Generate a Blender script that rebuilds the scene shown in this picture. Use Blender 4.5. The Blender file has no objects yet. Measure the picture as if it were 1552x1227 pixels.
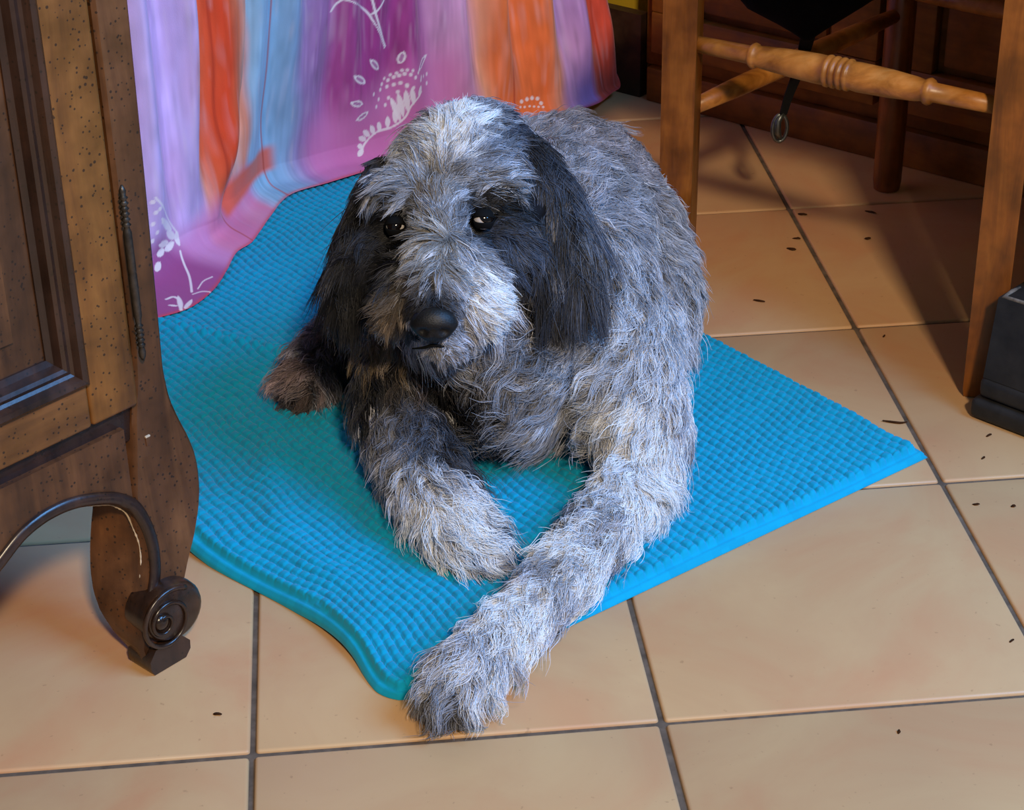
import bpy, bmesh, math, random
import numpy as np
from mathutils import Vector, Matrix, Quaternion

# ------------------------------------------------------------------ camera, world, lights, exposure
scn = bpy.context.scene
COL = scn.collection
cam_d = bpy.data.cameras.new('camera')
cam_d.sensor_fit = 'HORIZONTAL'
cam_d.sensor_width = 36.0
cam_d.lens = 2969.77 / 1552 * 36.0
cam_d.clip_start = 0.05
cam = bpy.data.objects.new('camera', cam_d)
COL.objects.link(cam)
cam.location = (0.0988861, -1.2374247, 1.0062241)
cam.rotation_euler = (1.0558716, 0.0158986, -0.1008702)
scn.camera = cam

world = bpy.data.worlds.new('room_ambience')
scn.world = world
world.use_nodes = True
bg = world.node_tree.nodes['Background']
bg.inputs['Color'].default_value = (0.58, 0.80, 1.0, 1)
bg.inputs['Strength'].default_value = 0.125


def area_light(name, loc, target, size, size_y, power, color):
    d = bpy.data.lights.new(name, 'AREA')
    d.shape = 'RECTANGLE'
    d.size, d.size_y = size, size_y
    d.energy = power
    d.color = color
    o = bpy.data.objects.new(name, d)
    COL.objects.link(o)
    o.location = loc
    o.rotation_euler = (Vector(target) - Vector(loc)).to_track_quat('-Z', 'Y').to_euler()
    return o


# warm ceiling lamp of the room, high up behind the photographer
area_light('ceiling_lamp', (0.62, -3.0, 2.9), (0.35, 0.45, 0.05), 0.30, 0.30, 135, (1.0, 0.79, 0.53))
# blue sky light through the high window at the right
area_light('window_skylight', (2.05, -0.75, 2.25), (0.35, 0.35, 0.05), 1.5, 1.3, 130, (0.15, 0.45, 1.0))

vs = scn.view_settings
vs.view_transform = 'Standard'
vs.look = 'None'
vs.gamma = 1.0
vs.use_curve_mapping = False
vs.exposure = 0.0

rnd = random.Random(7)
rng = np.random.default_rng(11)


# ------------------------------------------------------------------ helpers
def s2l(c):
    out = []
    for v in c:
        v = v / 255.0
        out.append(v / 12.92 if v <= 0.04045 else ((v + 0.055) / 1.055) ** 2.4)
    return tuple(out)


def tag(o, label=None, cat=None, group=None, kind=None):
    if label: o['label'] = label
    if cat: o['category'] = cat
    if group: o['group'] = group
    if kind: o['kind'] = kind
    return o


def empty(name, loc=(0, 0, 0), rz=0.0):
    o = bpy.data.objects.new(name, None)
    o.empty_display_size = 0.05
    COL.objects.link(o)
    o.location = loc
    o.rotation_euler = (0, 0, rz)
    return o


def link_mesh(name, me, mat=None, parent=None):
    o = bpy.data.objects.new(name, me)
    COL.objects.link(o)
    if mat is not None and len(me.materials) == 0:
        me.materials.append(mat)
    if parent is not None:
        o.parent = parent
    return o


def from_bm(name, bm, mat, parent=None, smooth=False, angle=None):
    me = bpy.data.meshes.new(name)
    bmesh.ops.recalc_face_normals(bm, faces=bm.faces)
    bm.to_mesh(me)
    bm.free()
    if smooth:
        me.polygons.foreach_set('use_smooth', [True] * len(me.polygons))
        if angle is not None:
            me.set_sharp_from_angle(angle=angle)
    return link_mesh(name, me, mat, parent)


def bevel(bm, w, seg=2, ang=0.5):
    es = [e for e in bm.edges if len(e.link_faces) == 2 and e.calc_face_angle(0) > ang]
    if es:
        bmesh.ops.bevel(bm, geom=es, offset=w, segments=seg, affect='EDGES', profile=0.5, clamp_overlap=True)


def add_box(bm, lo, hi):
    r = bmesh.ops.create_cube(bm, size=1.0)
    c = [(a + b) / 2 for a, b in zip(lo, hi)]
    for v in r['verts']:
        v.co = Vector([c[i] + v.co[i] * (hi[i] - lo[i]) for i in range(3)])
    return r['verts']


def box_obj(name, lo, hi, mat, parent=None, bw=0.002, seg=2):
    bm = bmesh.new()
    add_box(bm, lo, hi)
    if bw: bevel(bm, bw, seg)
    return from_bm(name, bm, mat, parent, True, 0.6)


def add_prism(bm, pts, y0, y1):
    """polygon in (x, z) extruded from y0 to y1"""
    a = [bm.verts.new((x, y0, z)) for x, z in pts]
    b = [bm.verts.new((x, y1, z)) for x, z in pts]
    n = len(pts)
    bm.faces.new(a)
    bm.faces.new(b[::-1])
    for i in range(n):
        bm.faces.new((a[i], b[i], b[(i + 1) % n], a[(i + 1) % n]))


def loft(bm, rings, cap=True):
    vr = [[bm.verts.new(p) for p in ring] for ring in rings]
    n = len(vr[0])
    for a, b in zip(vr[:-1], vr[1:]):
        for i in range(n):
            bm.faces.new((a[i], a[(i + 1) % n], b[(i + 1) % n], b[i]))
    if cap:
        bm.faces.new(vr[0][::-1])
        bm.faces.new(vr[-1])
    return vr


def tube(bm, pts, rad, seg=10, cap=True):
    """round tube through pts; rad is a number or a list"""
    pts = [Vector(p) for p in pts]
    if not isinstance(rad, (list, tuple)): rad = [rad] * len(pts)
    rings = []
    up = Vector((0, 0, 1))
    prev = None
    for i, p in enumerate(pts):
        t = (pts[min(i + 1, len(pts) - 1)] - pts[max(i - 1, 0)]).normalized()
        ref = prev if prev is not None else (up if abs(t.dot(up)) < 0.9 else Vector((1, 0, 0)))
        x = (ref - t * ref.dot(t)).normalized()
        prev = x
        y = t.cross(x)
        rings.append([p + (x * math.cos(2 * math.pi * k / seg) + y * math.sin(2 * math.pi * k / seg)) * rad[i] for k in range(seg)])
    return loft(bm, rings, cap)


def lathe_between(bm, p0, p1, prof, seg=16):
    """prof: list of (fraction along, radius)"""
    p0, p1 = Vector(p0), Vector(p1)
    return tube(bm, [p0.lerp(p1, f) for f, r in prof], [r for f, r in prof], seg)


def catmull(pts, n):
    P = np.array(pts, float)
    P = np.vstack([2 * P[0] - P[1], P, 2 * P[-1] - P[-2]])
    seg = len(P) - 3
    out = []
    for u in np.linspace(0, seg - 1e-9, n):
        i = int(u)
        t = u - i
        a, b, c, d = P[i:i + 4]
        out.append(0.5 * ((2 * b) + (-a + c) * t + (2 * a - 5 * b + 4 * c - d) * t * t + (-a + 3 * b - 3 * c + d) * t ** 3))
    return np.array(out)


def sstep(a, b, x):
    t = np.clip((np.asarray(x, float) - a) / (b - a), 0, 1)
    return t * t * (3 - 2 * t)


def grid_mesh(name, P, col=None, mat=None, parent=None):
    """P: (n, m, 3) vertices"""
    n, m, _ = P.shape
    me = bpy.data.meshes.new(name)
    idx = np.arange(n * m).reshape(n, m)
    q = np.stack([idx[:-1, :-1], idx[1:, :-1], idx[1:, 1:], idx[:-1, 1:]], -1).reshape(-1, 4)
    me.vertices.add(n * m)
    me.vertices.foreach_set('co', P.reshape(-1).astype(np.float32))
    me.loops.add(q.size)
    me.loops.foreach_set('vertex_index', q.reshape(-1).astype(np.int32))
    me.polygons.add(len(q))
    me.polygons.foreach_set('loop_start', (np.arange(len(q)) * 4).astype(np.int32))
    me.update(calc_edges=True)
    me.polygons.foreach_set('use_smooth', [True] * len(q))
    if col is not None:
        at = me.color_attributes.new('print', 'FLOAT_COLOR', 'POINT')
        c4 = np.concatenate([col.reshape(-1, 3), np.ones((n * m, 1))], 1).astype(np.float32)
        at.data.foreach_set('color', c4.reshape(-1))
    return link_mesh(name, me, mat, parent)


# ------------------------------------------------------------------ materials
class NT:
    def __init__(self, name):
        self.m = bpy.data.materials.new(name)
        self.m.use_nodes = True
        self.t = self.m.node_tree
        self.b = self.t.nodes['Principled BSDF']

    def n(self, kind, **kw):
        x = self.t.nodes.new(kind)
        for k, v in kw.items():
            if k in x.inputs.keys() and not hasattr(x, k):
                x.inputs[k].default_value = v
            elif k.startswith('i_'):
                x.inputs[k[2:].replace('_', ' ')].default_value = v
            else:
                setattr(x, k, v)
        return x

    def l(self, a, b):
        self.t.links.new(a, b)

    def ramp(self, fac, stops, interp='LINEAR'):
        r = self.n('ShaderNodeValToRGB')
        r.color_ramp.interpolation = interp
        el = r.color_ramp.elements
        while len(el) > 1: el.remove(el[-1])
        el[0].position = stops[0][0]
        el[0].color = (*stops[0][1], 1)
        for p, c in stops[1:]:
            e = el.new(p)
            e.color = (*c, 1)
        self.l(fac, r.inputs[0])
        return r.outputs[0]

    def noise(self, vec, scale, detail=4, rough=0.55, dist=0.0):
        x = self.n('ShaderNodeTexNoise')
        x.inputs['Scale'].default_value = scale
        x.inputs['Detail'].default_value = detail
        x.inputs['Roughness'].default_value = rough
        x.inputs['Distortion'].default_value = dist
        if vec is not None: self.l(vec, x.inputs['Vector'])
        return x.outputs[0]

    def coord(self, which='Object', scale=(1, 1, 1), rot=(0, 0, 0)):
        tc = self.n('ShaderNodeTexCoord')
        mp = self.n('ShaderNodeMapping')
        mp.inputs['Scale'].default_value = scale
        mp.inputs['Rotation'].default_value = rot
        self.l(tc.outputs[which], mp.inputs[0])
        return mp.outputs[0]

    def mix(self, fac, a, b, mode='MIX'):
        x = self.n('ShaderNodeMix')
        x.data_type = 'RGBA'
        x.blend_type = mode
        for s, v in ((x.inputs[0], fac), (x.inputs[6], a), (x.inputs[7], b)):
            if isinstance(v, (int, float)): s.default_value = v
            elif isinstance(v, tuple): s.default_value = (*v[:3], 1)
            else: self.l(v, s)
        return x.outputs[2]

    def bump(self, h, strength=0.3, dist=0.001):
        x = self.n('ShaderNodeBump')
        x.inputs['Strength'].default_value = strength
        x.inputs['Distance'].default_value = dist
        self.l(h, x.inputs['Height'])
        self.l(x.outputs[0], self.b.inputs['Normal'])

    def set(self, color=None, rough=None, spec=None, metal=None, sheen=None):
        if color is not None:
            if isinstance(color, tuple): self.b.inputs['Base Color'].default_value = (*color, 1)
            else: self.l(color, self.b.inputs['Base Color'])
        if rough is not None:
            if isinstance(rough, (int, float)): self.b.inputs['Roughness'].default_value = rough
            else: self.l(rough, self.b.inputs['Roughness'])
        if spec is not None: self.b.inputs['Specular IOR Level'].default_value = spec
        if metal is not None: self.b.inputs['Metallic'].default_value = metal
        if sheen is not None: self.b.inputs['Sheen Weight'].default_value = sheen
        return self


def wood(name, dark, mid, light, rough=0.42, axis='Z', scale=1.0, worm=0.0, spec=0.5):
    k = NT(name)
    sc = {'Z': (14, 14, 1.6), 'X': (1.6, 14, 14), 'Y': (14, 1.6, 14)}[axis]
    v = k.coord('Object', tuple(s * scale for s in sc))
    a = k.noise(v, 3.0, 6, 0.6, 0.6)
    base = k.ramp(a, [(0.28, s2l(dark)), (0.52, s2l(mid)), (0.75, s2l(light))])
    v2 = k.coord('Object', (1, 1, 1))
    blot = k.noise(v2, 22.0, 3, 0.6)
    bl = k.ramp(blot, [(0.35, (0.62, 0.62, 0.62)), (0.65, (1.1, 1.1, 1.1))])
    base = k.mix(1.0, base, bl, 'MULTIPLY')
    if worm:
        vo = k.n('ShaderNodeTexVoronoi')
        vo.inputs['Scale'].default_value = 190
        k.l(v2, vo.inputs['Vector'])
        sp = k.noise(v2, 35.0, 2, 0.5)
        th = k.n('ShaderNodeMath', operation='MULTIPLY_ADD')
        k.l(sp, th.inputs[0])
        th.inputs[1].default_value = -0.34
        k.l(vo.outputs['Distance'], th.inputs[2])
        w = k.ramp(th.outputs[0], [(0.0, (0.8, 0.8, 0.8)), (0.03, (0, 0, 0))])
        base = k.mix(w, base, (0.012, 0.007, 0.004))
    fine = k.noise(v, 11.0, 4, 0.6)
    k.bump(fine, 0.25, 0.0006)
    r = k.ramp(blot, [(0.3, (rough - 0.1,) * 3), (0.7, (rough + 0.14,) * 3)])
    k.set(base, r, spec)
    return k.m


def plain(name, col, rough=0.6, spec=0.4, metal=0.0, var=0.12, vscale=30.0, bump=0.0, bscale=200.0):
    k = NT(name)
    v = k.coord('Object')
    a = k.noise(v, vscale, 4, 0.6)
    c = s2l(col)
    base = k.ramp(a, [(0.3, tuple(x * (1 - var) for x in c)), (0.7, tuple(x * (1 + var) for x in c))])
    k.set(base, rough, spec, metal)
    if bump:
        k.bump(k.noise(v, bscale, 3, 0.6), bump, 0.0008)
    return k.m


def tile_material():
    k = NT('terracotta_tile_glaze')
    oi = k.n('ShaderNodeObjectInfo')
    tc = k.n('ShaderNodeTexCoord')
    off = k.n('ShaderNodeVectorMath', operation='MULTIPLY_ADD')
    k.l(oi.outputs['Random'], off.inputs[0])
    off.inputs[1].default_value = (7.3, 3.1, 0)
    k.l(tc.outputs['Object'], off.inputs[2])
    v = off.outputs[0]
    a = k.noise(v, 5.5, 5, 0.55, 0.8)
    b = k.noise(v, 2.4, 3, 0.5, 0.3)
    base = k.ramp(a, [(0.28, s2l((202, 166, 122))), (0.50, s2l((196, 156, 114))), (0.72, s2l((194, 142, 102)))])
    warm = k.ramp(b, [(0.35, (1.06, 1.03, 0.98)), (0.65, (0.93, 0.90, 0.88))])
    base = k.mix(1.0, base, warm, 'MULTIPLY')
    rv = k.ramp(oi.outputs['Random'], [(0, (0.95, 0.95, 0.95)), (1, (1.03, 1.02, 1.0))])
    base = k.mix(1.0, base, rv, 'MULTIPLY')
    sp = k.noise(v, 160.0, 2, 0.5)
    spk = k.ramp(sp, [(0.70, (0, 0, 0)), (0.76, (1, 1, 1))])
    spm = k.n('ShaderNodeMath', operation='MULTIPLY')
    k.l(spk, spm.inputs[0]); spm.inputs[1].default_value = 0.30
    base = k.mix(spm.outputs[0], base, s2l((120, 78, 45)))
    r = k.ramp(a, [(0.3, (0.42,) * 3), (0.7, (0.55,) * 3)])
    k.set(base, r, 0.45)
    k.bump(k.noise(v, 26.0, 3, 0.5), 0.12, 0.001)
    return k.m


def attr_material(name, rough=0.7, spec=0.2, sheen=0.0, weave=0.0, wscale=900.0, hair=False):
    k = NT(name)
    at = k.n('ShaderNodeAttribute')
    at.attribute_name = 'print'
    k.set(at.outputs['Color'], rough, spec, None, sheen)
    if weave:
        k.bump(k.noise(k.coord('Object'), wscale, 2, 0.6), weave, 0.0006)
    return k.m


M_TILE = tile_material()
M_GROUT = plain('cement_grout', (96, 82, 70), 0.9, 0.1, 0, 0.35, 60)
M_WALL = plain('yellow_wall_paint', (196, 160, 40), 0.8, 0.2, 0, 0.08, 8, 0.15, 120)
M_CAB = wood('walnut_dark', (62, 36, 18), (94, 57, 29), (120, 77, 42), 0.42, 'Z', 1.0, 0.5)
M_DOOR = wood('walnut_door_honey', (92, 54, 20), (126, 78, 30), (150, 98, 42), 0.45, 'Z', 1.0, 0.7)
M_RAIL = wood('walnut_door_rail', (88, 52, 22), (120, 74, 32), (142, 92, 42), 0.45, 'X', 1.0, 0.7)
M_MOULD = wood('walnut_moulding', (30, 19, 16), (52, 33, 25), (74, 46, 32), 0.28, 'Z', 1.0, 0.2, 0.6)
M_FOOT = wood('walnut_carved_foot', (34, 21, 14), (56, 36, 25), (82, 54, 36), 0.30, 'Z', 1.2, 0.2, 0.6)
M_PANEL = wood('walnut_door_panel', (58, 34, 18), (88, 54, 28), (112, 70, 36), 0.45, 'Z', 1.0, 0.4)
M_IRON = plain('wrought_iron', (78, 72, 66), 0.42, 0.5, 0.8, 0.4, 120, 0.3, 300)
M_CHAIR = wood('beech_chair_varnish', (98, 50, 8), (132, 72, 15), (156, 92, 28), 0.38, 'Z', 1.4, 0.0)
M_RUNG = wood('beech_rung_varnish', (140, 80, 24), (186, 118, 48), (206, 142, 74), 0.40, 'X', 1.2, 0.0)
M_RUSH = plain('rush_seat_straw', (170, 130, 70), 0.8, 0.2, 0, 0.3, 60, 0.5, 200)
M_SIDE = wood('sideboard_oak', (112, 66, 12), (142, 86, 18), (164, 104, 30), 0.5, 'X', 0.8, 0.0)
M_BLACKCLOTH = plain('black_wool', (9, 9, 11), 0.95, 0.1, 0, 0.3, 40, 0.5, 500)
M_STRAP = plain('black_webbing', (10, 10, 12), 0.8, 0.2, 0, 0.2, 80, 0.4, 600)
M_STEEL = plain('dull_steel', (105, 108, 108), 0.4, 0.5, 0.9, 0.3, 200)
M_BLOCK = plain('black_stained_wood', (32, 31, 32), 0.62, 0.4, 0, 0.4, 50, 0.4, 160)
M_BLOCKEDGE = plain('worn_grey_wood_edge', (112, 106, 100), 0.8, 0.2, 0, 0.5, 160, 0.6, 300)
M_TOP = wood('dark_table_top', (40, 26, 18), (58, 38, 24), (74, 50, 30), 0.5, 'X')
M_CRUMB = plain('dry_leaf_brown', (58, 34, 18), 0.9, 0.1, 0, 0.4, 90)
M_CURTAIN = attr_material('batik_cotton', 0.85, 0.12, 0.15, 0.35, 700.0)
M_MAT = attr_material('teal_chenille', 0.8, 0.15, 0.12, 0.4, 1400.0)
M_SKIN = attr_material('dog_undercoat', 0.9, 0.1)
M_FUR = attr_material('dog_hair', 0.5, 0.35)
M_NOSE = plain('dog_nose_leather', (12, 12, 15), 0.50, 0.4, 0, 0.3, 200, 0.5, 700)
M_SCLERA = plain('eye_white', (205, 198, 196), 0.2, 0.6, 0, 0.05, 60)
M_IRIS = plain('eye_dark_iris', (16, 10, 8), 0.08, 0.8, 0, 0.2, 80)
M_LID = plain('eyelid_skin', (9, 9, 10), 0.85, 0.15, 0, 0.2, 80)
M_PALE = plain('pale_chipped_wood', (196, 176, 150), 0.8, 0.2, 0, 0.3, 120)

# ------------------------------------------------------------------ floor of square tiles
T = 0.33
floor = box_obj('floor', (-1.7, -1.7, -0.03), (2.4, 2.4, -0.0032), M_GROUT, None, 0)
tag(floor, 'floor of peach terracotta tiles with dark grout lines', 'floor', None, 'structure')
bm = bmesh.new()
g = 0.0024
add_box(bm, (g, g, -0.012), (T - g, T - g, 0.0))
bevel(bm, 0.0030, 3)
tile_me = bpy.data.meshes.new('tile')
bm.to_mesh(tile_me); bm.free()
tile_me.polygons.foreach_set('use_smooth', [True] * len(tile_me.polygons))
tile_me.set_sharp_from_angle(angle=0.9)
tile_me.materials.append(M_TILE)
for i in range(-5, 7):
    for j in range(-5, 7):
        t = bpy.data.objects.new('tile', tile_me)
        COL.objects.link(t)
        t.parent = floor
        t.location = (i * T + rnd.uniform(-.0006, .0006), j * T + rnd.uniform(-.0006, .0006), rnd.uniform(-.0004, 0))

# ------------------------------------------------------------------ walls in the far corner
WD = Vector((0.705, 0.709, 0))           # direction of the curtain wall
WN = Vector((0.709, -0.705, 0))          # its normal, into the room
WA = Vector((-0.10, 0.85, 0)) - WN * 0.245
SD = Vector((0.715, -0.699, 0))          # direction of the sideboard wall
SN = Vector((-0.699, -0.715, 0))
SA = Vector((0.549, 1.384, 0)) - SN * 0.40


def wall(name, a, d, n, s0, s1, z0, z1, th, mat):
    bm = bmesh.new()
    ps = [a + d * s0, a + d * s1, a + d * s1 - n * th, a + d * s0 - n * th]
    lo = [bm.verts.new((p.x, p.y, z0)) for p in ps]
    hi = [bm.verts.new((p.x, p.y, z1)) for p in ps]
    bm.faces.new(lo[::-1]); bm.faces.new(hi)
    for k in range(4):
        bm.faces.new((lo[k], lo[(k + 1) % 4], hi[(k + 1) % 4], hi[k]))
    return from_bm(name, bm, mat)


o = wall('wall_left', WA, WD, WN, -1.2, 1.60, -0.03, 2.4, 0.06, M_WALL)
tag(o, 'ochre yellow painted wall behind the batik curtain', 'wall', None, 'structure')
o = wall('wall_right', SA, SD, SN, -0.75, 1.6, -0.03, 2.4, 0.06, M_WALL)
tag(o, 'ochre yellow painted wall behind the dark wooden sideboard', 'wall', None, 'structure')
o = wall('baseboard_left', WA + WN * 0.014, WD, WN, -1.2, 1.25, 0.0, 0.075, 0.0135, M_SIDE)
tag(o, 'brown wooden skirting board behind the curtain', 'baseboard', None, 'structure')

# short return wall beside the sideboard with its wooden skirting
CA_ = Vector((0.549, 1.384, 0))
o = wall('wall_corner', CA_ - SN * 0.075, SD, SN, -0.16, -0.024, -0.03, 2.4, 0.04, M_WALL)
tag(o, 'narrow ochre yellow wall strip between curtain and sideboard', 'wall', None, 'structure')
o = wall('baseboard_right', CA_ - SN * 0.004, SD, SN, -0.15, -0.024, 0.0, 0.122, 0.018, M_TOP)
tag(o, 'dark brown wooden skirting between curtain and sideboard', 'baseboard', None, 'structure')

# ------------------------------------------------------------------ sideboard behind the chair
sb = empty('sideboard', (0.549, 1.384, 0), math.atan2(SD.y, SD.x))
tag(sb, 'low honey brown wooden sideboard in shadow behind the chair', 'sideboard')
# local: x along the front, -y towards the room
box_obj('plinth', (-0.01, 0.0, 0.0), (0.73, 0.34, 0.05), M_SIDE, sb, 0.002)
box_obj('body', (-0.02, 0.012, 0.05), (0.74, 0.36, 0.80), M_SIDE, sb, 0.003)
box_obj('top', (-0.04, -0.01, 0.80), (0.76, 0.37, 0.825), M_SIDE, sb, 0.004)
for x0, x1 in ((0.0, 0.355), (0.365, 0.72)):
    dr = empty('door', (0, 0, 0)); dr.parent = sb
    box_obj('bottom_rail', (x0, -0.006, 0.075), (x1, 0.013, 0.135), M_SIDE, dr, 0.003)
    box_obj('top_rail', (x0, -0.006, 0.70), (x1, 0.013, 0.775), M_SIDE, dr, 0.003)
    box_obj('stile', (x0, -0.006, 0.135), (x0 + 0.07, 0.013, 0.70), M_SIDE, dr, 0.003)
    box_obj('stile', (x1 - 0.07, -0.006, 0.135), (x1, 0.013, 0.70), M_SIDE, dr, 0.003)
    box_obj('door_panel', (x0 + 0.08, 0.002, 0.145), (x1 - 0.08, 0.013, 0.69), M_SIDE, dr, 0.004)

# ------------------------------------------------------------------ carved cabinet at the left
CS = Vector((0.73553, 0.67749, 0))
cab = empty('carved_cabinet', (-0.08, 0.15, 0), math.atan2(CS.y, CS.x))
tag(cab, 'dark carved walnut cabinet with panelled door and scroll foot', 'cabinet')
# local: x along the front (right end at +0.045), -y out of the front towards the room, z up
CABW = -0.90      # left end

LV = [  # z, s_left, s_right, front, s_backleft, back
    (0.9, 0.0125, 0.0450, 0.000, 0.0125, -0.045),
    (0.56, 0.0125, 0.0455, 0.000, 0.0125, -0.045),
    (0.43, 0.0125, 0.0430, 0.000, 0.0125, -0.045),
    (0.29, 0.0110, 0.0395, 0.000, 0.0110, -0.045),
    (0.256, 0.0080, 0.0385, 0.000, 0.0080, -0.045),
    (0.235, 0.0040, 0.0405, 0.000, 0.0040, -0.045),
    (0.224, 0.0020, 0.0425, 0.000, 0.0020, -0.045),
    (0.205, 0.0000, 0.0485, 0.000, -0.0100, -0.045),
    (0.188, -0.0030, 0.0545, 0.001, -0.0120, -0.046),
    (0.170, -0.0060, 0.0590, 0.002, -0.0140, -0.047),
    (0.155, -0.0090, 0.0602, 0.003, -0.0150, -0.048),
    (0.135, -0.0080, 0.0590, 0.004, -0.0175, -0.048),
    (0.118, -0.0050, 0.0550, 0.005, -0.0220, -0.048),
    (0.098, -0.0050, 0.0465, 0.007, -0.0270, -0.047),
    (0.078, -0.0110, 0.0340, 0.010, -0.0310, -0.045),
    (0.060, -0.0190, 0.0230, 0.014, -0.0330, -0.042),
    (0.042, -0.0280, 0.0140, 0.017, -0.0330, -0.036),
    (0.025, -0.0330, 0.0080, 0.018, -0.0300, -0.026),
    (0.012, -0.0310, 0.0060, 0.018, -0.0260, -0.014),
]


def post_mesh(name, mirror, mat, parent, ox=0.0, oy=0.0, zmax=0.9, flip=False):
    bm = bmesh.new()
    rings = []
    Z = np.array([l[0] for l in LV])
    zz = sorted(set(list(np.linspace(0.012, 0.26, 40)) + [0.26, 0.29, 0.35, 0.43, 0.5, 0.56, zmax]))
    A = np.array(LV)[::-1]
    for z in zz:
        sl, sr, f, sbl, b = [np.interp(z, A[:, 0], A[:, k]) for k in range(1, 6)]
        c = 0.003
        ring = [(sl + c, -f), (sr - c, -f), (sr, -f + c), (sr, -b - c), (sr - c, -b), (sbl + c, -b), (sbl, -b - c), (sl, -f + c)]
        ring = [(mirror * (x) + ox, (-(y) if flip else y) + oy, z) for x, y in ring]
        rings.append(ring)
    loft(bm, rings)
    return from_bm(name, bm, mat, parent, True, 0.7)


def foot_parts(mirror, ox):
    """snail scroll, pad and spiral ridge of a front foot"""
    post = post_mesh('corner_post', mirror, M_CAB, cab, ox)
    bm = bmesh.new()
    cx, cz = -0.0045, 0.0455
    ring0, rings = [], []
    N = 40
    for (d, k) in ((-0.004, 0.97), (0.016, 1.0), (0.022, 0.985), (0.0255, 0.93), (0.0275, 0.82)):
        ring = []
        for i in range(N):
            a = 2 * math.pi * i / N
            # a snail outline that swells towards the upper right
            r = 0.0285 + 0.0065 * math.cos(a - 0.55) + 0.002 * math.cos(2 * a)
            ring.append((mirror * (cx + math.cos(a) * r * k) + ox, -d, cz + math.sin(a) * r * k))
        rings.append(ring)
    loft(bm, rings)
    sc = from_bm('scroll', bm, M_FOOT, post, True, 0.9)
    bm = bmesh.new()
    pts, rad = [], []
    for i in range(90):
        u = i / 89
        a = 0.9 + u * 4.3 * math.pi
        r = 0.0255 * (1 - u) ** 1.05 + 0.0045
        ex, ez = -0.016, 0.050           # the eye sits low and to the left
        px = ex * u + (cx - 0.001) * (1 - u)
        pz = ez * u + cz * (1 - u)
        pts.append((mirror * (px + math.cos(a) * r) + ox, -(0.0268 + 0.004 * u), pz + math.sin(a) * r))
        rad.append(0.0024 - 0.0009 * u)
    tube(bm, pts, rad, 7)
    ob = from_bm('spiral_ridge', bm, M_FOOT, post, True)
    bm = bmesh.new()
    r = bmesh.ops.create_uvsphere(bm, u_segments=16, v_segments=10, radius=1.0)
    for v in r['verts']:
        v.co = Vector((mirror * (-0.0165 + v.co.x * 0.0075) + ox, -(0.028 + v.co.y * 0.005), 0.050 + v.co.z * 0.0075))
    from_bm('scroll_eye', bm, M_FOOT, post, True)
    bm = bmesh.new()
    add_prism(bm, [(mirror * x + ox, z) for x, z in ((-0.028, 0.0005), (0.006, 0.0005), (0.0115, 0.007), (0.012, 0.015), (0.004, 0.024), (-0.024, 0.024), (-0.031, 0.015), (-0.031, 0.006))], -0.0265, 0.004)
    bevel(bm, 0.0022, 3)
    from_bm('foot_pad', bm, M_FOOT, post, True, 0.7)
    return post


foot_parts(1, 0.0)
foot_parts(-1, CABW + 0.045)
for mir, ox in ((1, 0.0), (-1, CABW + 0.045)):
    post_mesh('rear_post', mir, M_CAB, cab, ox, 0.42, 0.9, True)

# apron with its arch; the arch edge in (s, z)
arch_r = [(-0.0090, 0.140), (-0.0150, 0.1500), (-0.0260, 0.1590), (-0.0400, 0.1660), (-0.0520, 0.1705), (-0.0640, 0.1740), (-0.0790, 0.1760), (-0.0980, 0.1750), (-0.1180, 0.1690), (-0.1390, 0.1560),
          (-0.165, 0.140), (-0.20, 0.124), (-0.25, 0.112), (-0.31, 0.106), (-0.38, 0.108), (-0.4275, 0.118)]
mid = -0.4275
arch = catmull(arch_r, 60)
full = [tuple(p) for p in arch] + [(2 * mid - x, z) for x, z in arch[::-1][1:]]
bm = bmesh.new()
top = 0.222
for (xa, za), (xb, zb) in zip(full[:-1], full[1:]):
    pass
fr = [bm.verts.new((x, -0.0005, z)) for x, z in full]
ft = [bm.verts.new((x, -0.0005, top)) for x, z in full]
br = [bm.verts.new((x, 0.024, z)) for x, z in full]
bt = [bm.verts.new((x, 0.024, top)) for x, z in full]
for i in range(len(full) - 1):
    bm.faces.new((fr[i], fr[i + 1], ft[i + 1], ft[i]))
    bm.faces.new((br[i + 1], br[i], bt[i], bt[i + 1]))
    bm.faces.new((fr[i + 1], fr[i], br[i], br[i + 1]))
    bm.faces.new((ft[i], ft[i + 1], bt[i + 1], bt[i]))
bm.faces.new((fr[0], ft[0], bt[0], br[0]))
bm.faces.new((ft[-1], fr[-1], br[-1], bt[-1]))
apron = from_bm('apron', bm, M_CAB, cab, True, 0.5)


def flatten_bead(bm, fo):
    bm.verts.ensure_lookup_table()
    for i, v in enumerate(bm.verts):
        v.co.y = v.co.y * 0.62 - fo[i // 10]


# bead moulding running along the arch and down the foot
bead_pts = [(-0.0225, 0.046), (-0.0150, 0.060), (-0.0040, 0.080), (0.0005, 0.100), (0.0000, 0.120), (-0.0045, 0.138), (-0.0120, 0.153)]
bp = catmull(bead_pts + [(x, z + 0.006) for x, z in arch_r[2:]], 110)
bm = bmesh.new()
fo = np.interp(bp[:, 1], [0.042, 0.06, 0.078, 0.098, 0.118, 0.135, 0.155, 0.188], [0.017, 0.014, 0.010, 0.007, 0.005, 0.004, 0.003, 0.001])
fo = np.where(bp[:, 0] < -0.02, np.where(bp[:, 1] > 0.1, 0.0015, fo), fo)
tube(bm, [(x, 0, z) for (x, z), f in zip(bp, fo)], 0.0056, 10)
flatten_bead(bm, fo)
from_bm('arch_bead', bm, M_MOULD, apron, True)
bm = bmesh.new()
tube(bm, [(2 * mid - x, 0, z) for (x, z), f in zip(bp, fo)], 0.0056, 10)
flatten_bead(bm, fo)
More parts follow.
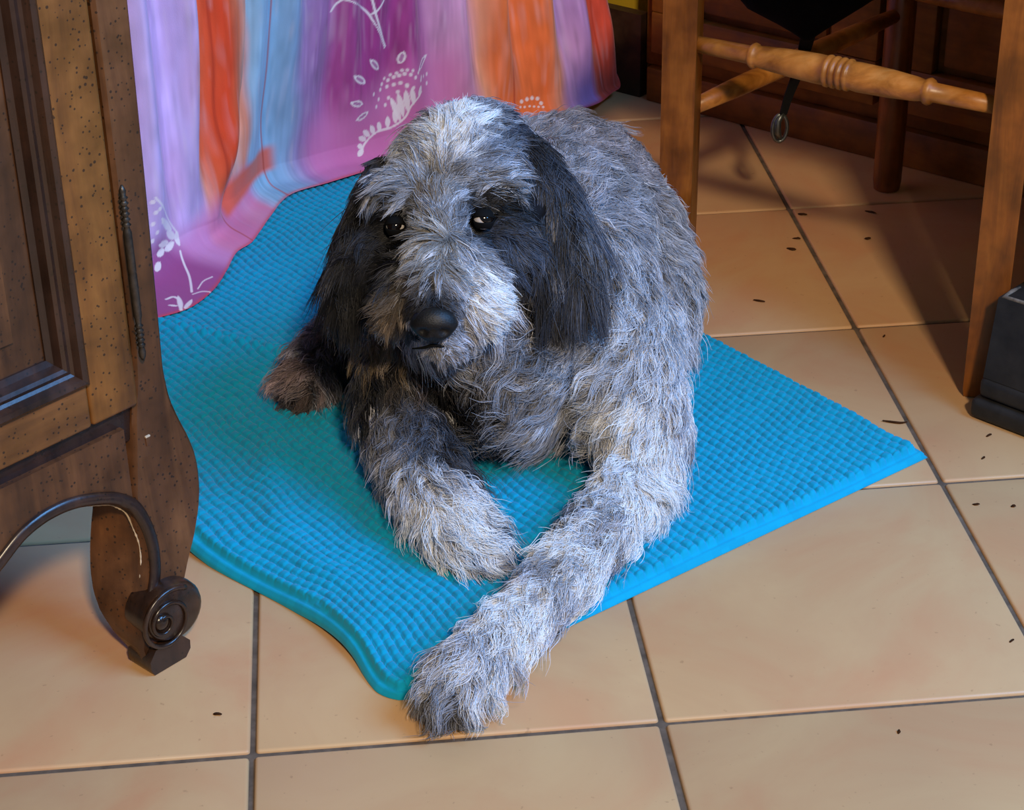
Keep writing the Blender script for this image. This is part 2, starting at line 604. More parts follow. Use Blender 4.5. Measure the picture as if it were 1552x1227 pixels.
from_bm('arch_bead', bm, M_MOULD, apron, True)
# pale chipped edge on the inside of the arch
chip = catmull([(-0.048, 0.1685), (-0.030, 0.1610), (-0.020, 0.1530), (-0.0125, 0.1430), (-0.0085, 0.1280), (-0.0055, 0.1120), (-0.0065, 0.0960), (-0.0110, 0.080)], 40)
bm = bmesh.new()
tube(bm, [(x - 0.0016, 0.0035 - 0.004 * min(1, max(0, (0.13 - z) / 0.05)), z - 0.001) for x, z in chip], [0.0004 + 0.0007 * abs(math.sin(i * 1.7) * math.sin(i * 0.43)) for i in range(40)], 6)
from_bm('chipped_edge', bm, M_PALE, apron, True)
# lower frame rail behind the door; dark colour stands in for the groove's shadow
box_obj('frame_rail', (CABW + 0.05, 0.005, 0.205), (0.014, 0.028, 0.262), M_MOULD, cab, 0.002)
box_obj('side_panel', (0.030, 0.03, 0.20), (0.042, 0.40, 0.90), M_CAB, cab, 0.002)
box_obj('side_panel', (CABW + 0.003, 0.03, 0.20), (CABW + 0.015, 0.40, 0.90), M_CAB, cab, 0.002)
box_obj('shade_apron', (0.024, 0.042, 0.125), (0.036, 0.385, 0.205), M_CAB, cab, 0.002)  # hidden apron added to keep light off the floor underneath
box_obj('bottom_panel', (CABW + 0.01, 0.02, 0.20), (0.035, 0.40, 0.215), M_CAB, cab, 0.002)
box_obj('back_panel', (CABW + 0.01, 0.385, 0.20), (0.035, 0.40, 0.90), M_CAB, cab, 0.002)
box_obj('top', (CABW - 0.02, -0.02, 0.90), (0.065, 0.44, 0.93), M_CAB, cab, 0.006, 3)
box_obj('top_rail', (CABW + 0.05, 0.0, 0.865), (0.010, 0.028, 0.90), M_CAB, cab, 0.002)


def cabinet_door(x0, x1):
    """x1 is the hinge-side edge for the right door; frame, mouldings, raised panel"""
    dr = empty('door', (0, 0, 0)); dr.parent = cab
    z0, z1 = 0.240, 0.862
    sw, rh = 0.0465, 0.040
    fr_, bk = -0.006, 0.014
    bm = bmesh.new(); add_box(bm, (x1 - sw, fr_, z0), (x1, bk, z1)); bevel(bm, 0.004, 3)
    from_bm('stile', bm, M_DOOR, dr, True, 0.7)
    bm = bmesh.new(); add_box(bm, (x0, fr_, z0), (x0 + sw, bk, z1)); bevel(bm, 0.004, 3)
    from_bm('stile', bm, M_DOOR, dr, True, 0.7)
    bm = bmesh.new(); add_box(bm, (x0 + sw, fr_ + 0.0003, z0), (x1 - sw, bk, z0 + rh)); bevel(bm, 0.003, 3)
    from_bm('bottom_rail', bm, M_RAIL, dr, True, 0.7)
    bm = bmesh.new(); add_box(bm, (x0 + sw, fr_ + 0.0003, z1 - rh), (x1 - sw, bk, z1)); bevel(bm, 0.003, 3)
    from_bm('top_rail', bm, M_RAIL, dr, True, 0.7)
    xa, xb, za, zb = x0 + sw, x1 - sw, z0 + rh, z1 - rh
    # mitred moulding, profile (inwards distance, front offset)
    prof = [(-0.001, 0.004), (0.0, -0.010), (0.003, -0.0125), (0.007, -0.0115), (0.010, -0.006), (0.0125, -0.0045), (0.016, -0.006), (0.019, -0.0045), (0.022, 0.002), (0.027, 0.004), (0.027, 0.012), (-0.001, 0.012)]
    for side, pieces in (('h', ((xa, xb, za, 1), (xa, xb, zb, -1))), ('v', ((za, zb, xa, 1), (za, zb, xb, -1)))):
        for a, b, c, s in pieces:
            bm = bmesh.new()
            r0, r1 = [], []
            for d, y in prof:
                if side == 'h':
                    r0.append((a + d, y, c + s * d)); r1.append((b - d, y, c + s * d))
                else:
                    r0.append((c + s * d, y, a + d)); r1.append((c + s * d, y, b - d))
            loft(bm, [r0, r1])
            from_bm('moulding', bm, M_MOULD, dr, True, 0.35)
    xa, xb, za, zb = xa + 0.026, xb - 0.026, za + 0.026, zb - 0.026
    bm = bmesh.new()
    loft(bm, [[(xa, 0.010, za), (xb, 0.010, za), (xb, 0.010, zb), (xa, 0.010, zb)],
              [(xa, 0.006, za), (xb, 0.006, za), (xb, 0.006, zb), (xa, 0.006, zb)],
              [(xa + 0.030, 0.001, za + 0.030), (xb - 0.030, 0.001, za + 0.030), (xb - 0.030, 0.001, zb - 0.030), (xa + 0.030, 0.001, zb - 0.030)],
              [(xa + 0.031, -0.003, za + 0.031), (xb - 0.031, -0.003, za + 0.031), (xb - 0.031, -0.003, zb - 0.031), (xa + 0.031, -0.003, zb - 0.031)]])
    from_bm('door_panel', bm, M_PANEL, dr, True, 0.3)
    return dr


def hinge(x, z0, z1, door):
    bm = bmesh.new()
    h = z1 - z0
    prof = [(0.0, 0.0012), (0.02, 0.0026), (0.05, 0.0030), (0.07, 0.0022)]
    for k in range(5):
        f = 0.08 + k * 0.028
        prof += [(f, 0.0022), (f + 0.010, 0.0036), (f + 0.020, 0.0022)]
    prof += [(0.24, 0.0026), (0.26, 0.0034), (0.50, 0.0034), (0.51, 0.0030), (0.52, 0.0034), (0.74, 0.0034), (0.76, 0.0024)]
    for k in range(6):
        f = 0.77 + k * 0.030
        prof += [(f, 0.0022), (f + 0.011, 0.0038), (f + 0.022, 0.0022)]
    prof += [(0.97, 0.0028), (1.0, 0.0010)]
    lathe_between(bm, (x, -0.008, z0), (x, -0.008, z1), prof, 10)
    from_bm('hinge', bm, M_IRON, door, True)


d1 = cabinet_door(-0.425, 0.0055)
hinge(0.0125, 0.279, 0.428, d1)
hinge(0.0125, 0.640, 0.790, d1)
d2 = cabinet_door(-0.8635, -0.430)
hinge(-0.8675, 0.279, 0.428, d2)
hinge(-0.8675, 0.640, 0.790, d2)
# small wooden peg in the corner post
box_obj('peg', (0.0105, -0.0012, 0.197), (0.0150, 0.004, 0.2055), M_CAB, cab, 0.0008)
box_obj('peg_chip', (0.0105, -0.0016, 0.2050), (0.0152, 0.003, 0.2066), M_PALE, cab, 0.0004)

# ------------------------------------------------------------------ teal mat
MB_ = np.array([0.113, 0.040]); ME_ = np.array([0.8525, 0.5227]); ME_ /= np.linalg.norm(ME_)   # short edge direction
ML_ = np.array([-ME_[1], ME_[0]])
MWID, MLEN = 0.640, 0.955
step = 0.00135
nu, nv = int(MWID / step), int(MLEN / step)
U, V = np.meshgrid(np.linspace(0, MWID, nu), np.linspace(0, MLEN, nv), indexing='ij')
pu, pv = 0.0102, 0.0100                # row pitch, nub pitch
warp = 0.0016 * np.sin(V * 31 + U * 9) + 0.0012 * np.sin(V * 77 - U * 23) + 0.003 * np.sin(V * 7.3 + U * 4.0)
warpv = 0.0016 * np.sin(U * 43 + V * 12) + 0.002 * np.sin(U * 11 - V * 17)
ru = (U + warp) / pu
row = np.floor(ru)
rv = (V + warpv) / pv + 0.5 * (row % 2)
cell = np.floor(rv)
fu, fv = ru - row - 0.5, rv - cell - 0.5
hsh = np.modf(np.sin(row * 12.9898 + cell * 78.233) * 43758.5453)[0]
nub = np.clip(1 - np.abs(fu * 2) ** 4.2, 0, 1) ** 0.8 * (0.66 + 0.34 * np.clip(1 - np.abs(fv * 2) ** 6, 0, 1) ** 0.7)
edge = np.minimum(np.minimum(U, MWID - U), np.minimum(V, MLEN - V))
inner = sstep(0.007, 0.011, edge)
rim = sstep(0.0, 0.004, edge)
H = 0.0035 * rim + inner * (0.0012 + nub * (0.0078 + 0.0006 * hsh + 0.0014 * (fu - 0.4 * fv)))
# slack waves of the cloth
wave = 0.0085 * np.exp(-(U / 0.06) ** 2) * (0.5 + 0.5 * np.sin(V * 24 - 0.6)) * sstep(0.02, 0.10, V) * (1 - sstep(0.45, 0.6, V))
wave += 0.005 * np.exp(-((U - 0.10 + 0.05 * np.sin(V * 9)) / 0.018) ** 2) * sstep(0.10, 0.2, V) * (1 - sstep(0.36, 0.5, V))
wave += 0.004 * np.exp(-((U - 0.16 + 0.06 * np.sin(V * 8 + 1)) / 0.014) ** 2) * sstep(0.18, 0.26, V) * (1 - sstep(0.42, 0.52, V))
wave += 0.0025 * (np.sin(U * 21 + V * 6) * 0.5 + 0.5) * rim
# the puckered ridge beside the hind paw
rc = 0.215 + 0.03 * np.sin((V - 0.5) * 6)
wave += 0.006 * np.exp(-((U - 0.255 + (V - 0.55) * 0.45) / 0.012) ** 2) * sstep(0.36, 0.46, V) * (1 - sstep(0.66, 0.78, V)) * (0.7 + 0.3 * np.sin(V * 420))
Z = 0.0015 + H + np.maximum(wave, 0)
eU = U + 0.004 * np.sin(V * 14 + 1.0) * np.exp(-U / 0.05) + 0.014 * np.exp(-U / 0.10) * np.sin(V * 15.0 - 0.4) * (1 - sstep(0.35, 0.5, V)) * sstep(0.0, 0.08, V)
eV = V + 0.003 * np.sin(U * 60) * np.exp(-(MLEN - V) / 0.03)
rc_ = 0.035                                # rounded near corner
cu, cv = np.clip((rc_ - eU) / rc_, 0, 1), np.clip((rc_ - eV) / rc_, 0, 1)
inc = (cu > 0) & (cv > 0)
eU, eV = np.where(inc, rc_ - rc_ * cu * np.sqrt(1 - cv ** 2 / 2), eU), np.where(inc, rc_ - rc_ * cv * np.sqrt(1 - cu ** 2 / 2), eV)
P = np.empty((nu, nv, 3))
P[..., 0] = MB_[0] + eU * ME_[0] + eV * ML_[0]
P[..., 1] = MB_[1] + eU * ME_[1] + eV * ML_[1]
P[..., 2] = Z
# round the near left corner
base = np.array(s2l((0, 158, 194)))
dark = np.array(s2l((0, 140, 178)))
mixv = (0.5 + 0.5 * hsh)[..., None] * 0.55
colr = base * (1 - mixv) + dark * mixv
colr = colr * (1 - inner[..., None]) * 1.05 + colr * inner[..., None]
P = np.pad(P, ((1, 1), (1, 1), (0, 0)), mode='edge')
colr = np.pad(colr, ((1, 1), (1, 1), (0, 0)), mode='edge')
brd = np.zeros(P.shape[:2], bool); brd[0] = brd[-1] = True; brd[:, 0] = brd[:, -1] = True
P[brd, 2] = np.maximum(P[brd, 2] - 0.0045, 0.0004)
mat_o = grid_mesh('bath_mat', P, colr, M_MAT)
tag(mat_o, 'teal blue nubbly bath mat spread under the dog', 'mat')

# ------------------------------------------------------------------ batik curtain
hem = [(-0.300, 0.640), (-0.230, 0.690), (-0.160, 0.735), (-0.112, 0.752), (-0.078, 0.773), (-0.054, 0.815), (-0.040, 0.866), (-0.030, 0.915), (-0.010, 0.945), (0.009, 1.012), (0.034, 1.078), (0.085, 1.112), (0.137, 1.145),
       (0.22, 1.195), (0.30, 1.245), (0.38, 1.295), (0.459, 1.337), (0.494, 1.385)]
nS, nT = 900, 360
hp = catmull(hem, 3000)
aw = ((hp - np.array([-0.10, 0.85])) @ np.array([0.705, 0.709]))
a0, a1 = -0.28, 0.865
# parameter a: distance along the rail; hem point found by its own a
order = np.argsort(aw)
av = np.linspace(a0, a1, nS)
hx = np.interp(av, np.maximum.accumulate(aw), hp[:, 0])
hy = np.interp(av, np.maximum.accumulate(aw), hp[:, 1])
n2 = np.array([0.709, -0.705]); d2_ = np.array([0.705, 0.709])
lay = np.interp(av, [-0.28, -0.05, 0.02, 0.08, 0.15, 0.22, 0.30, 0.5, 0.8, 0.87], [0.10, 0.095, 0.085, 0.06, 0.05, 0.045, 0.04, 0.03, 0.012, 0.004])
hoff = (np.stack([hx, hy], -1) - np.array([-0.10, 0.85])) @ n2
tq = np.concatenate([np.linspace(0, 0.22, 90), np.linspace(0.22, 0.58, 241)[1:], np.linspace(0.58, 1.0, nT - 330 + 1)[1:]])
HT = 0.95
Pc = np.empty((nS, nT, 3))
zc = np.empty((nS, nT))
for j, t in enumerate(tq):
    if t <= 0.22:
        f = t / 0.22
        # lying on the mat, then curling up
        out = hoff - lay * (f ** 0.9)
        z = 0.0185 + 0.0240 * f ** 5 + 0.004 * np.sin(f * 3.0) * (0.6 + 0.4 * np.sin(av * 60))
        if j == 0: z = z * 0 + 0.0175
        upf = 0.0
    else:
        f = (t - 0.22) / 0.78
        z = 0.0425 + (HT - 0.0425) * f + 0 * av
        out = hoff - lay
        upf = f
    k = sstep(0.02, 0.32, z)
    straight = 0.0
    rail = 0.012 * np.sin(av * 2 * math.pi / 0.085 + 0.7) + 0.006 * np.sin(av * 2 * math.pi / 0.047 + 2.0)
    out2 = out * (1 - k) + (rail - 0.02 + 0.35 * (hoff - lay)) * k
    fold = 0.010 * np.sin(av * 2 * math.pi / 0.074 + 0.4 + 1.5 * np.sin(av * 9)) * sstep(0.03, 0.12, z)
    # the deep pleat of the orange stripe
    pc_ = 0.160 - 0.06 * (1 - sstep(0.02, 0.2, z))
    fold = fold + 0.018 * np.exp(-((av - pc_) / 0.022) ** 2) * sstep(0.012, 0.05, z) - 0.014 * np.exp(-((av - pc_ - 0.042) / 0.016) ** 2) * sstep(0.012, 0.05, z)
    # the free edge at the right rolls back
    roll = sstep(0.80, 0.865, av)
    out2 = out2 + fold * (1 - roll) - 0.05 * roll ** 2 * (1 - sstep(0.1, 0.9, z))
    along = av - 0.030 * roll * (np.clip((z - 0.055) / 0.07, -1, 1) ** 2) * (z < 0.055) - 0.010 * roll * sstep(0.08, 0.2, z)
    bx = np.array([-0.10, 0.85])[None] + along[:, None] * d2_[None] + out2[:, None] * n2[None]
    Pc[:, j, :2] = bx
    Pc[:, j, 2] = z + 0.03 * roll ** 2 * (t < 0.22)
    zc[:, j] = z

# printed colour in cloth coordinates: a along, h up the cloth
A2 = np.repeat(av[:, None], nT, 1)
dd = np.linalg.norm(np.diff(Pc, axis=1), axis=2)
HH = np.concatenate([np.zeros((nS, 1)), np.cumsum(dd, 1)], 1)
wob = 0.0025 * np.sin(HH * 24 + A2 * 30) + 0.002 * np.sin(HH * 53 - A2 * 70)
stops = [(-0.28, (200, 172, 216)), (0.0, (206, 178, 222)), (0.04, (218, 168, 212)), (0.07, (196, 174, 220)), (0.086, (202, 166, 206)), (0.096, (224, 144, 124)), (0.108, (226, 104, 66)), (0.140, (220, 74, 40)), (0.160, (226, 108, 68)), (0.172, (226, 150, 126)), (0.186, (226, 176, 160)), (0.203, (222, 138, 108)),
         (0.214, (150, 182, 204)), (0.25, (132, 178, 206)), (0.285, (140, 170, 200)), (0.305, (160, 128, 176)), (0.340, (170, 112, 166)), (0.358, (172, 76, 140)), (0.42, (164, 60, 130)), (0.485, (176, 76, 140)), (0.505, (206, 144, 184)), (0.57, (218, 158, 188)),
         (0.590, (228, 156, 122)), (0.605, (234, 122, 68)), (0.68, (232, 116, 62)), (0.70, (228, 150, 118)), (0.713, (200, 152, 196)), (0.748, (188, 140, 200)), (0.762, (216, 84, 60)), (0.87, (206, 70, 54))]
sa = np.array([s for s, _ in stops]); scv = np.array([s2l(c) for _, c in stops])
aw2 = A2 + wob
Cc = np.stack([np.interp(aw2, sa, scv[:, k]) for k in range(3)], -1)
# streaky dye: fine vertical streaks and a little cloudiness
def bil(x, y, nx, ny, seed):
    r_ = np.random.default_rng(seed).normal(0, 1, (nx, ny))
    xi, yi = np.clip(x, 0, 0.9999) * (nx - 1), np.clip(y, 0, 0.9999) * (ny - 1)
    x0_, y0_ = xi.astype(int), yi.astype(int)
    fx, fy = xi - x0_, yi - y0_
    fx, fy = fx * fx * (3 - 2 * fx), fy * fy * (3 - 2 * fy)
    return (r_[x0_, y0_] * (1 - fx) + r_[x0_ + 1, y0_] * fx) * (1 - fy) + (r_[x0_, y0_ + 1] * (1 - fx) + r_[x0_ + 1, y0_ + 1] * fx) * fy


un, vn = (A2 - a0) / (a1 - a0), HH / 1.2
st_ = 0.6 * bil(un, vn, 420, 26, 5) + 0.5 * bil(un, vn, 160, 60, 6) + 0.5 * bil(un, vn, 40, 30, 8)
Cc *= np.clip(1 + 0.11 * st_, 0.6, 1.4)[..., None]
wh = np.clip(0.10 * bil(un, vn, 300, 40, 9) - 0.02, 0, 0.2)[..., None]
Cc = Cc * (1 - wh) + np.array([0.75, 0.62, 0.66]) * wh


def over(mask, c, k=1.0):
    global Cc
    m = (np.clip(mask, 0, 1) * k)[..., None]
    Cc = Cc * (1 - m) + np.array(s2l(c)) * m


# pink border along the hem, thin red lines
over((1 - sstep(0.09, 0.155, HH + 0.02 * np.sin(A2 * 22))) * sstep(0.30, 0.33, A2) * (1 - sstep(0.52, 0.58, A2)), (206, 120, 172), 0.85)
over((1 - sstep(0.06, 0.10, HH)) * (1 - sstep(0.20, 0.23, A2)), (208, 128, 178), 0.8)
over((1 - sstep(0.09, 0.13, HH)) * (1 - sstep(0.02, 0.06, A2 + 0.3 * (HH - 0.06))), (150, 58, 122), 0.85)
over(sstep(0.045, 0.055, HH) * (1 - sstep(0.075, 0.088, HH)) * sstep(0.13, 0.15, A2) * (1 - sstep(0.26, 0.28, A2)), (220, 96, 66), 0.9)
for ac, wd_ in ((0.254, 0.0016), (0.128, 0.0012), (0.632, 0.0016), (0.785, 0.0016)):
    over(np.exp(-((A2 + 0.3 * wob - ac) / wd_) ** 2), (176, 60, 40), 0.75)
over(np.exp(-(HH / 0.004) ** 2), (200, 70, 70), 0.7)

PRINT = 1
WHITE = (238, 226, 226)


def leaf(a, h, ln, ang, wd, hollow=True):
    ca, sa_ = math.cos(ang), math.sin(ang)
    x = (A2 - a) * ca + (HH - h) * sa_
    y = -(A2 - a) * sa_ + (HH - h) * ca
    u = x / ln
    inside = (1 - (2 * u - 1) ** 2).clip(0)
    prof = inside ** 0.8 * wd
    m = ((u > 0) & (u < 1)) * (1 - sstep(-0.0006, 0.0006, np.abs(y) - prof))
    over(m, WHITE, 0.9)
    if hollow:
        m2 = ((u > 0.2) & (u < 0.8)) * (1 - sstep(-0.0006, 0.0006, np.abs(y) - prof * 0.45))
        over(m2, (170, 90, 150), 0.85)


def dot(a, h, r):
    over(1 - sstep(r - 0.0006, r + 0.0006, np.hypot(A2 - a, HH - h)), WHITE, 0.85)


def line(pts, wd):
    p = catmull(pts, 60)
    lo, hi = p.min(0) - 0.01, p.max(0) + 0.01
    sel = np.where((A2 > lo[0]) & (A2 < hi[0]) & (HH > lo[1]) & (HH < hi[1]))
    if len(sel[0]) == 0: return
    q = np.stack([A2[sel], HH[sel]], -1)
    d = np.full(len(q), 9.0)
    for k in range(len(p)):
        d = np.minimum(d, np.hypot(q[:, 0] - p[k, 0], q[:, 1] - p[k, 1]))
    m = np.zeros_like(A2)
    m[sel] = 1 - sstep(wd - 0.0006, wd + 0.0006, d)
    over(m, WHITE, 0.9)


line([(0.3466, 0.2431), (0.3543, 0.2536), (0.3645, 0.2557), (0.3976, 0.2326), (0.4129, 0.2086), (0.4332, 0.1682)], 0.0014)
line([(0.4256, 0.2377), (0.4154, 0.226), (0.409, 0.2228)], 0.0014)
line([(0.409, 0.2421), (0.4141, 0.219), (0.4218, 0.1974), (0.4345, 0.1699)], 0.0014)
leaf(0.4523, 0.1406, 0.0180, 1.356, 0.0043, True)
leaf(0.4243, 0.1407, 0.0276, 2.274, 0.0043, True)
leaf(0.4753, 0.1273, 0.0288, 0.486, 0.0043, True)
leaf(0.3988, 0.1329, 0.0274, 2.481, 0.0047, True)
leaf(0.3938, 0.1053, 0.0204, 2.783, 0.0047, True)
leaf(0.4052, 0.0901, 0.0212, -2.868, 0.0047, True)
dot(0.4320, 0.1172, 0.0023)
dot(0.4409, 0.1201, 0.0023)
dot(0.4472, 0.1232, 0.0023)
dot(0.4523, 0.1248, 0.0023)
dot(0.4574, 0.1267, 0.0023)
dot(0.4638, 0.1253, 0.0023)
dot(0.4702, 0.1203, 0.0023)
dot(0.4816, 0.1131, 0.0023)
dot(0.4982, 0.1024, 0.0023)
dot(0.4358, 0.1240, 0.0020)
dot(0.4434, 0.1270, 0.0020)
dot(0.4498, 0.1284, 0.0020)
dot(0.4549, 0.1318, 0.0020)
dot(0.4600, 0.1320, 0.0020)
dot(0.4664, 0.1306, 0.0020)
dot(0.4753, 0.1255, 0.0020)
dot(0.4906, 0.1147, 0.0020)
dot(0.4154, 0.1099, 0.0023)
dot(0.4294, 0.1104, 0.0023)
dot(0.4396, 0.1115, 0.0023)
dot(0.4472, 0.1127, 0.0023)
dot(0.4536, 0.1143, 0.0023)
dot(0.4600, 0.1110, 0.0023)
dot(0.4676, 0.1062, 0.0023)
dot(0.4256, 0.0985, 0.0022)
dot(0.4409, 0.0957, 0.0022)
dot(0.4511, 0.1021, 0.0022)
dot(0.4600, 0.1093, 0.0022)
dot(0.4205, 0.0902, 0.0022)
dot(0.4358, 0.0873, 0.0022)
dot(0.4829, 0.1166, 0.0022)
dot(0.4995, 0.1146, 0.0022)
dot(0.4447, 0.0884, 0.0022)
line([(0.3899, 0.0355), (0.4014, 0.0471), (0.418, 0.0555), (0.4422, 0.0554), (0.4587, 0.0636), (0.4676, 0.0814), (0.4829, 0.0956)], 0.0016)
leaf(0.3963, 0.0406, 0.0142, -2.507, 0.0036, False)
leaf(0.3963, 0.0438, 0.0078, 2.956, 0.0036, False)
leaf(0.4027, 0.0500, 0.0138, 2.552, 0.0036, False)
leaf(0.4078, 0.0530, 0.0166, 2.231, 0.0036, False)
leaf(0.4154, 0.0540, 0.0160, 1.981, 0.0036, False)
leaf(0.4243, 0.0549, 0.0144, 1.748, 0.0036, False)
leaf(0.4358, 0.0558, 0.0157, 1.490, 0.0036, False)
leaf(0.4472, 0.0586, 0.0209, 1.571, 0.0036, False)
leaf(0.4536, 0.0601, 0.0368, 1.851, 0.0036, False)
leaf(0.4574, 0.0653, 0.0356, 1.751, 0.0036, False)
leaf(0.4625, 0.0724, 0.0318, 1.691, 0.0036, False)
leaf(0.4702, 0.0815, 0.0251, 1.775, 0.0036, False)
leaf(0.4778, 0.0904, 0.0162, 1.332, 0.0036, False)
dot(0.6421, 0.0345, 0.0027)
dot(0.6510, 0.0352, 0.0027)
dot(0.6587, 0.0348, 0.0027)
dot(0.6663, 0.0322, 0.0027)
dot(0.6701, 0.0249, 0.0027)
dot(0.6383, 0.0278, 0.0016)
dot(0.6447, 0.0260, 0.0016)
dot(0.6523, 0.0249, 0.0016)
dot(0.6587, 0.0228, 0.0016)
dot(0.6650, 0.0208, 0.0016)
dot(0.6714, 0.0191, 0.0016)
dot(-0.0011, 0.1614, 0.0027)
dot(0.0015, 0.1470, 0.0027)
dot(0.0066, 0.1499, 0.0027)
dot(-0.0023, 0.1337, 0.0027)
dot(0.0027, 0.1204, 0.0027)
dot(0.0117, 0.1296, 0.0027)
dot(-0.0049, 0.1133, 0.0027)
leaf(0.0346, 0.1001, 0.0458, 2.194, 0.0043, False)
leaf(0.0397, 0.0861, 0.0283, 2.254, 0.0043, False)
leaf(0.0244, 0.0931, 0.0225, 2.706, 0.0043, False)
leaf(0.0142, 0.0911, 0.0166, 3.054, 0.0043, False)
leaf(0.0346, 0.0852, 0.0222, 2.926, 0.0043, False)
leaf(-0.0023, 0.0846, 0.0158, -2.897, 0.0043, False)
leaf(0.0397, 0.0756, 0.0186, 1.434, 0.0043, False)
line([(0.0015, 0.1663), (0.0206, 0.1349), (0.0435, 0.0901)], 0.0012)
line([(0.0346, 0.0718), (0.0219, 0.0572), (0.0078, 0.0408), (-0.0138, 0.0216)], 0.0017)
line([(-0.0457, 0.0337), (-0.0367, 0.0332), (-0.0367, 0.0235), (-0.052, 0.002)], 0.0019)
leaf(-0.0520, 0.0020, 0.0360, 0.926, 0.0031, False)
leaf(-0.0482, 0.0020, 0.0234, 0.386, 0.0031, False)
leaf(-0.0482, 0.0112, 0.0114, 2.161, 0.0023, False)
line([(-0.0049, 0.0182), (0.0117, 0.0199), (0.0269, 0.013)], 0.0009)
line([(-0.0176, 0.0174), (-0.0062, 0.0105), (0.0002, 0.0)], 0.0009)

Cc = np.clip(Cc, 0.004, 0.95)
cur = grid_mesh('curtain', Pc, Cc, M_CURTAIN)
tag(cur, 'tie-dyed batik curtain with orange, blue and magenta stripes and white flowers', 'curtain')

# ------------------------------------------------------------------ chair
CL = Vector((0.471, 0.742, 0)); CR = Vector((0.752, 0.500, 0)); CB = Vector((0.797, 1.035, 0)); CD = CR + (CB - CL)
chair = empty('wooden_chair', CL)
tag(chair, 'honey varnished wooden chair with square legs and turned stretcher', 'chair')


def cl(p): return Vector(p) - CL


fd = (CR - CL).normalized(); sd_ = Vector((-fd.y, fd.x, 0))
for c, hgt in ((CL, 0.44), (CR, 0.44)):
    bm = bmesh.new()
    w = 0.0175
    rings = []
    rot = 0.33
    ex = Vector((fd.x * math.cos(rot) - fd.y * math.sin(rot), fd.x * math.sin(rot) + fd.y * math.cos(rot), 0)); ey = Vector((-ex.y, ex.x, 0))
    for z, k in ((0.0005, 0.92), (0.01, 1.0), (0.2, 1.04), (hgt, 1.06)):
        rings.append([cl(c) + ex * a * w * k + ey * b * w * k + Vector((0, 0, z)) for a, b in ((-1, -1), (1, -1), (1, 1), (-1, 1))])
    loft(bm, rings)
    bevel(bm, 0.002, 2)
    from_bm('leg', bm, M_CHAIR, chair, True, 0.7)
for c, hgt in ((CB, 0.95), (CD, 0.95)):
    bm = bmesh.new()
    tube(bm, [cl(c) + Vector((0, 0, z)) for z in (0.0005, 0.012, 0.25, 0.45, 0.7, hgt)], [0.0165, 0.0180, 0.0185, 0.0190, 0.018, 0.015], 18)
    from_bm('leg', bm, M_CHAIR, chair, True, 0.7)
prof = [(0.0, 0.0088), (0.10, 0.0092), (0.20, 0.0098), (0.205, 0.0120), (0.214, 0.0138), (0.223, 0.0128), (0.228, 0.0108), (0.25, 0.0122), (0.33, 0.0142), (0.42, 0.0154)]
for k in range(4):
    f = 0.455 + k * 0.022
    prof += [(f, 0.0152), (f + 0.004, 0.0166), (f + 0.011, 0.0168), (f + 0.015, 0.0154), (f + 0.018, 0.0146)]
prof += [(0.56, 0.0154), (0.66, 0.0144), (0.74, 0.0124), (0.765, 0.0108), (0.772, 0.0128), (0.782, 0.0140), (0.792, 0.0124), (0.797, 0.0100), (0.88, 0.0096), (1.0, 0.0088)]
bm = bmesh.new()
st0, st1 = cl(CL) + Vector((0, 0, 0.313)) + fd * 0.012, cl(CR) + Vector((0, 0, 0.313)) - fd * 0.012
lathe_between(bm, st0, st1, prof, 22)
from_bm('turned_stretcher', bm, M_RUNG, chair, True)
for a, b, z in ((CL, CB, 0.2325), (CR, CD, 0.2325), (CB, CD, 0.26)):
    bm = bmesh.new()
    dv = (b - a).normalized() * 0.012
    lathe_between(bm, cl(a) + dv + Vector((0, 0, z)), cl(b) - dv + Vector((0, 0, z)), [(0, 0.0085), (0.2, 0.0112), (0.5, 0.0125), (0.8, 0.0112), (1, 0.0085)], 16)
    from_bm('rung', bm, M_RUNG, chair, True)
bm = bmesh.new()
cs = [cl(c) for c in (CL, CR, CD, CB)]
ctr = sum(cs, Vector()) / 4
rings = []
for z, k in ((0.432, 1.02), (0.438, 1.07), (0.455, 1.07), (0.462, 1.03)):
    rings.append([ctr + (c - ctr) * k + Vector((0, 0, z)) for c in cs])
loft(bm, rings)
from_bm('seat', bm, M_RUSH, chair, True, 0.6)
for z in (0.62, 0.74, 0.88):
    bm = bmesh.new()
    a, b = cl(CB), cl(CD)
    rr = []
    for k in range(9):
        f = k / 8
        q = a.lerp(b, f) + sd_ * (0.02 * math.sin(math.pi * f))
        rr.append([q + sd_ * s * 0.006 + Vector((0, 0, z + h)) for s, h in ((-1, -0.025), (1, -0.025), (1, 0.025), (-1, 0.025))])
    loft(bm, rr)
    from_bm('back_slat', bm, M_CHAIR, chair, True, 0.6)

# ------------------------------------------------------------------ black bag slumped from the seat, its strap hanging below
bag = empty('black_shoulder_bag', (0.636, 0.862, 0.0))
tag(bag, 'black cloth bag hanging in a point below the chair seat', 'bag')
bm = bmesh.new()
rings = []
for z, hw, ht in ((0.2665, 0.006, 0.006), (0.272, 0.013, 0.010), (0.285, 0.032, 0.018), (0.305, 0.066, 0.030), (0.325, 0.092, 0.042), (0.36, 0.120, 0.052), (0.40, 0.130, 0.055), (0.428, 0.125, 0.050)):
    ring = []
    for k in range(28):
        a = 2 * math.pi * k / 28
        wv = 1 + 0.05 * math.sin(3 * a + z * 60) + 0.04 * math.sin(5 * a - z * 90)
        ring.append((math.cos(a) * hw * wv, math.sin(a) * ht * wv, z))
    rings.append(ring)
loft(bm, rings)
from_bm('cloth', bm, M_BLACKCLOTH, bag, True)
bm = bmesh.new()
